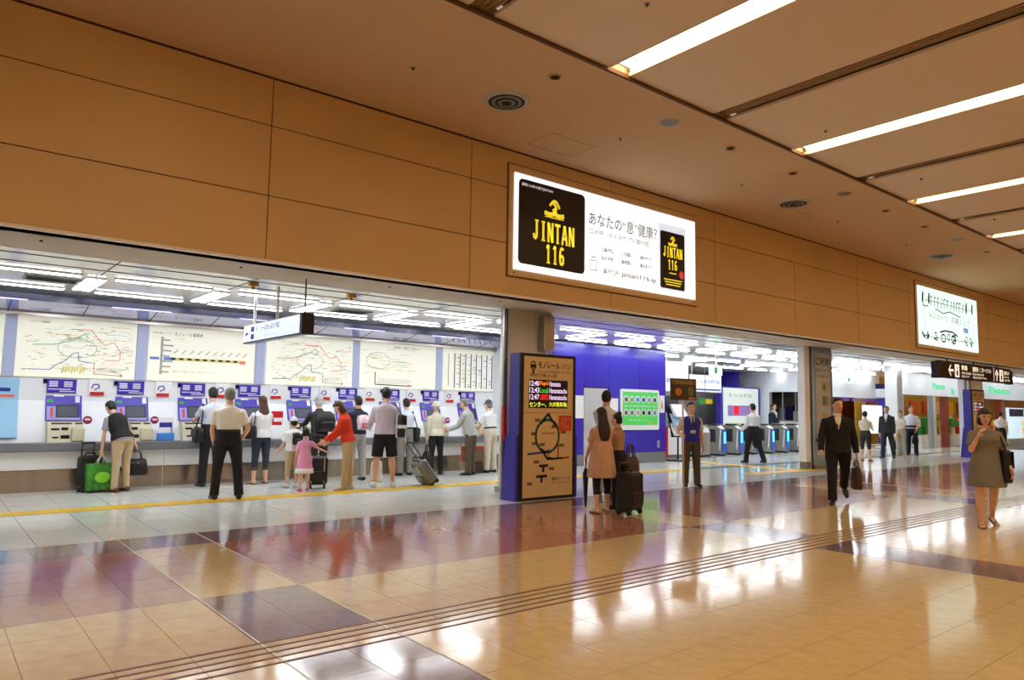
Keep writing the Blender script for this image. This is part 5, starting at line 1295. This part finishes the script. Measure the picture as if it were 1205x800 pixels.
# stooping person's bags
p = P['vest']['hand0']
t = thing('shopping_bag', 'green leaf-printed shopping bag with yellow flowers down one side', 'bag', (p[0], p[1], 0.025), R(8))
GB = mat('bag_green', (58, 130, 40), .6, var=.6, vscale=9)
hb_ = max(p[2]-.12, .36)
MB().loft([[(-.21, -.09, 0), (.21, -.09, 0), (.21, .09, 0), (-.21, .09, 0)], [(-.23, -.08, hb_*.9), (.23, -.08, hb_*.9), (.23, .08, hb_*.9), (-.23, .08, hb_*.9)]]).build('bag_body', GB, t)
MB().box(-.215, .215, -.095, .095, -.02, .02).build('bag_bottom', LBK, t)
MB().ell((0.0, -.09, hb_*.45), .12, .006, .09).build('leaf_print', mat('leaf_bright', (130, 210, 50), .6), t, True)
for k in range(5): MB().ell((.20, -.06, hb_*(.15+.15*k)), .045, .04, .04).build('yellow_flower', T_YEL, t, True)
for s_ in (-1, 1): MB().tube([(-.07, s_*.06, hb_*.88), (-.05, s_*.03, hb_*.9+.06), (0, s_*.01, p[2]-.03), (.05, s_*.03, hb_*.9+.06), (.07, s_*.06, hb_*.88)], .014, 8).build('bag_handle', LGREY, t, True)
bag('handbag', 'black handbag hanging from the stooping traveller in the vest', 'bag', P['vest']['hand1'], .40, .20, .28, LBK, R(-20), .14, SILV)
def suitcase(label, x, y, rz, w_, d_, h_, M, trim, handle=.12, tilt=0.0, ext=0.0):
    t = thing('suitcase', label, 'suitcase', (x, y, 0), rz)
    sub = [];
    def B(mb, nm, m_, par=None, sm=False):
        o = mb.build(nm, m_, par or t, sm); return o
    T = Matrix.Rotation(tilt, 4, 'X')
    def tr(mb): mb.v = [tuple(T @ Vector((a, b, c-.045))+Vector((0, 0, .045))) for a, b, c in mb.v]; return mb
    B(tr(MB().bbox(-w_/2, w_/2, -d_/2, d_/2, .07, h_, .04)), 'shell', M, None)
    B(tr(MB().bbox(-w_/2+.05, w_/2-.05, -d_/2-.025, -d_/2+.01, .14, h_*.55, .012)), 'front_pocket', M)
    for q in (-.33, .33): B(tr(MB().box(w_*q-.006, w_*q+.006, -d_/2-.004, d_/2+.004, .10, h_-.02)), 'trim_strip', trim)
    for a in (-1, 1):
        for b in (-1, 1): B(tr(MB().tube([(a*(w_/2-.05)-.018, b*(d_/2-.05), .038), (a*(w_/2-.05)+.018, b*(d_/2-.05), .038)], .038, 12)), 'wheel', BLACK, None, True)
        B(tr(MB().box(a*(w_/2-.05)-.02, a*(w_/2-.05)+.02, -d_/2+.02, d_/2-.02, .04, .08)), 'wheel_bracket', BLACK)
    B(tr(MB().tube([(-.08, 0, h_-.01), (-.07, 0, h_+.035), (.07, 0, h_+.035), (.08, 0, h_-.01)], .012, 8)), 'grab_handle', BLACK, None, True)
    if ext:
        for a in (-.1, .1): B(tr(MB().tube([(a, d_*.35, h_-.05), (a, d_*.35, h_+ext)], .010, 8)), 'telescopic_rod', BLACK)
        B(tr(MB().tube([(-.11, d_*.35, h_+ext), (.11, d_*.35, h_+ext)], .018, 8)), 'telescopic_grip', BLACK)
    return t
suitcase('dark red-sided black suitcase standing by the ticket counter', 2.24, 13.88, R(20), .34, .22, .60, LBK, mat('dark_red', (96, 24, 26), .5), ext=.2)
suitcase('black upright suitcase between the pink child and the red cardigan', 5.62, 12.42, R(-25), .34, .22, .58, LBK, SILV, ext=.36)
# tilted trolley built about its wheels, leaning towards the hand that pulls it
hnd = P['tall']['hand1']
tw = Vector((7.70, 11.92, 0)); dx = Vector((hnd[0]-tw.x, hnd[1]-tw.y, 0)); ang = math.atan2(dx.length, hnd[2]-.05)
rz = math.atan2(dx.y, dx.x)+math.pi/2
ext = math.hypot(dx.length, hnd[2]-.05)-.56
suitcase('grey hard-shell trolley case tilted behind the tall person in shorts', tw.x, tw.y, rz, .36, .24, .56, mat('case_grey', (120, 118, 114), .3, .4), SILV, tilt=ang, ext=ext)
t = suitcase('big black suitcase standing beside the tan dress', 8.02, 7.14, R(12), .42, .26, .60, LBK, BLACK, ext=.12)
def strap_bag(label, pi, side, w_, d_, h_, M, dz=-.1, band=None, back=0.0):
    q = P[pi]; s_ = -1 if side == 0 else 1
    c = q['pel']+q['X']*(s_*(.135*q['h'])) - q['F']*back+Vector((0, 0, dz))
    rz_ = math.atan2(q['F'].y, q['F'].x)
    t = thing('shoulder_bag', label, 'bag', (c.x, c.y, c.z-h_/2), rz_)
    MB().loft([ring(Vector((0, 0, z*h_)), Vector((1, 0, 0)), Vector((0, 1, 0)), w_/2*a, d_/2*b, 20, .55) for z, a, b in ((0, .86, .8), (.07, 1, 1), (.5, 1, 1), (.9, .96, .85), (1, .86, .6))]).build('bag_body', M, t, True)
    MB().box(-w_/2+.02, w_/2-.02, (-d_/2-.008) if s_ > 0 else (d_/2-.002), (-d_/2+.002) if s_ > 0 else (d_/2+.008), h_*.45, h_-.02).build('bag_flap', M, t)
    if band:
        MB().box(-.035, .035, -d_/2-.01, d_/2+.01, -.002, h_+.002).build('white_band', band, t); MB().box(-w_/2-.004, w_/2+.004, -d_/2-.01, d_/2+.01, h_*.4, h_*.55).build('white_band', band, t)
    inv = (Matrix.Translation((c.x, c.y, c.z-h_/2)) @ Matrix.Rotation(rz_, 4, 'Z')).inverted()
    shp = inv @ (q['sh%d' % (0 if s_ < 0 else 1)]+Vector((0, 0, .045*q['h'])))
    MB().tube([(-w_*.42, 0, h_*.9), (-w_*.2+shp.x*.6, shp.y*.75, h_+(shp.z-h_)*.6), tuple(shp), (w_*.2+shp.x*.6, shp.y*.75, h_+(shp.z-h_)*.6), (w_*.42, 0, h_*.9)], .013, 8).build('bag_strap', M, t, True)
    return t
strap_bag('black bag at the hip of the person in the pale shirt by the machine', 'm1', 0, .34, .14, .26, LBK, dz=-.02)
strap_bag('dark slouchy shoulder bag on the arm of the long-haired person in white', 'long', 0, .32, .16, .26, LBK, dz=.10)
strap_bag('black and white banded shoulder bag on the tall person in shorts', 'tall', 1, .40, .14, .42, LBK, dz=.16, band=C['white'], back=.16)
strap_bag('black shoulder bag on the person in pale blue shirt', 'bag', 1, .28, .12, .32, LBK, dz=.0)
strap_bag('soft black bag on the shoulder of the person in the grey dress', 'walk', 0, .30, .14, .44, LBK, dz=-.02)
bag('handbag', 'round black handbag held by the person in the sun hat', 'bag', P['hat']['hand0'], .36, .18, .30, LBK, R(75), .16, SILV)
bag('tote_bag', 'limp tan tote standing on the floor beside the sun-hatted person', 'bag', (8.62, 13.95, 0), .30, .12, .34, C['beige'], R(60), .1, hang=False)
bag('travel_bag', 'dark brown bag on the floor beside the cream trousers', 'bag', (9.96, 13.5, 0), .36, .2, .30, LBR, R(10), .08, hang=False)
bag('tote_bag', 'white cloth bag standing on the floor in front of the bare-legged person', 'bag', (6.98, 12.75, 0), .26, .12, .42, C['cream'], R(10), .1, hang=False)
t = thing('briefcase', 'olive brown briefcase with red trim carried by the stooping grey jacket', 'briefcase', (P['grey']['hand1'][0], P['grey']['hand1'][1], P['grey']['hand1'][2]-.42), R(-8))
MB().bbox(-.25, .25, -.08, .08, 0, .34, .03).build('case_body', mat('case_olive', (112, 98, 70), .5), t); MB().box(-.252, .252, -.083, .083, .29, .335).build('red_edge', RED, t)
MB().box(-.252, -.225, -.083, .083, .02, .3).build('red_edge', mat('case_trim', (150, 70, 50), .5), t); MB().box(.225, .252, -.083, .083, .02, .3).build('red_edge', mat('case_trim', (150, 70, 50), .5), t)
MB().tube([(-.08, 0, .33), (-.07, 0, .41), (.07, 0, .41), (.08, 0, .33)], .014, 8).build('case_handle', mat('case_trim', (150, 70, 50), .5), t, True)
# backpacks
def backpack(label, pi, w_, d_, h_, M, M2=None, dz=-.02):
    q = P[pi]; c = q['chest']-q['F']*(.075*q['h']+d_/2)+Vector((0, 0, dz)); rz_ = math.atan2(q['X'].y, q['X'].x)
    t = thing('backpack', label, 'backpack', (c.x, c.y, c.z-h_/2), rz_)
    V = Vector
    MB().loft([ring(V((0, 0, z*h_)), V((1, 0, 0)), V((0, 1, 0)), w_/2*a, d_/2*b, 20, .6) for z, a, b in ((0, .8, .7), (.08, 1, 1), (.5, 1, 1), (.85, .9, .85), (1, .5, .4))]).build('pack_body', M, t, True)
    MB().bbox(-w_*.33, w_*.33, -d_/2-.04, -d_/2+.03, h_*.12, h_*.5, .02).build('pack_pocket', M2 or M, t)
    for s_ in (-1, 1): MB().tube([(s_*w_*.28, d_*.35, h_*.12), (s_*w_*.34, d_*.5+.02, h_*.6), (s_*w_*.30, d_*.45, h_*.95)], .018, 8).build('pack_strap', M, t, True)
    return t
backpack('small black backpack on the child in the white T-shirt', 'boy', .16, .09, .22, LBK)
backpack('pink and white patterned bag on the back of the navy jacket', 'pack', .26, .14, .30, mat('bag_pinkwhite', (220, 196, 204), .6, var=.35, vscale=14), mat('bag_pink', (206, 110, 130), .6), dz=-.06)
backpack('bulky black backpack on the white-haired person in dark clothes', 'old', .42, .24, .40, LBK, dz=-.06)
# front group
bag('tote_bag', 'dark brown tote bag on the elbow above the big black suitcase', 'bag', Vector((P['bun']['el1'].x+.03, P['bun']['el1'].y-.20, .98)), .36, .16, .26, LBR, R(10), .20)
t = thing('umbrella', 'furled black umbrella hanging beside the tan dress', 'umbrella', (P['tan']['hand0'][0]-.04, P['tan']['hand0'][1]-.02, 0.04), R(20))
zz = P['tan']['hand0'][2]
MB().tube([(0, 0, .0), (0, 0, .06), (0, 0, .5), (0, 0, zz-.14)], [.005, .018, .045, .015], 10).build('canopy', C['black'], t, True); MB().tube([(0, 0, zz-.16), (0, 0, zz+.02), (.02, 0, zz+.05), (.06, 0, zz+.04)], .010, 8).build('umbrella_handle', LBR, t, True)
# signboard on a pole
hp_ = P['sign']['hand1']
t = thing('pole_sign', 'dark placard with orange and green pictures held up on a pale pole', 'sign', (hp_[0], hp_[1], 0.0), R(-10))
MB().tube([(0, 0, .01), (0, 0, 2.0)], .018, 10).build('pole', mat('pole_wood', (206, 176, 150), .5), t)
MB().bbox(-.33, .33, -.03, .0, 1.70, 2.12, .006).build('placard', mat('placard_dark', (66, 52, 50), .45), t)
MB().box(-.31, .31, -.034, -.029, 2.0, 2.09).build('heading_band', mat('placard_brown', (120, 92, 60), .5), t); text('モノレール', -.2, .2, 2.015, 2.075, -.036, T_YEL, t)
MB().ell((-.14, -.032, 1.86), .09, .006, .075).build('orange_picture', mat('placard_orange', (210, 120, 50), .5), t, True); MB().ell((.18, -.032, 1.87), .08, .006, .10).build('green_picture', mat('placard_green', (110, 120, 60), .5), t, True); MB().box(.12, .3, -.034, -.029, 1.71, 1.76).build('pink_label', mat('placard_pink', (200, 110, 110), .5), t)
t = thing('name_badge', 'white name badge pinned low on the blue vest', 'badge', tuple(P['sign']['pel']+P['sign']['F']*.155+Vector((0, 0, .17))), R(232-90)); MB().box(-.05, .05, 0, .006, 0, .06).build('card', PAPER, t); MB().box(-.04, .04, .006, .008, .015, .03).build('printed_name', INKG, t)
# coat over the arm
q = P['gate']; e = q['el1']; wv = q['wrist1']; mid = (e+wv)/2
t = thing('folded_coat', 'black coat draped over the forearm of the white-shirted walker', 'coat', (mid.x, mid.y, mid.z-.55), math.atan2((wv-e).y, (wv-e).x))
V = Vector
MB().loft([ring(V((0, 0, z)), V((1, 0, 0)), V((0, 1, 0)), a, b, 16, .7) for z, a, b in ((0, .12, .07), (.1, .15, .09), (.4, .15, .085), (.58, .14, .075), (.62, .08, .04))]).build('coat_drape', C['black'], t, True); MB().tube([(-.05, -.09, .1), (-.03, -.10, .45)], .03, 8).build('coat_sleeve', C['black'], t, True)
# suit bag, background bags
bag('leather_bag', 'upright brown leather bag in the hand of the striding suited person', 'bag', P['suit']['hand0'], .40, .15, .38, LBR, R(35), .10, BRASS, taper=.95)
bag('briefcase', 'black briefcase held by the suited person near the blue totem', 'bag', P['bgsuit']['hand0'], .46, .16, .32, LBK, R(20), .10)
bag('handbag', 'beige handbag of the person in the cream top', 'bag', P['bglady']['hand0']+Vector((0, 0, -.02)), .34, .14, .24, C['beige'], R(0), .12)
bag('travel_bag', 'navy travel bag swinging from the person in the polo shirt', 'bag', P['bgman']['hand0'], .50, .22, .28, C['navy'], R(20), .12)

flush_fuse()
flush_texts()
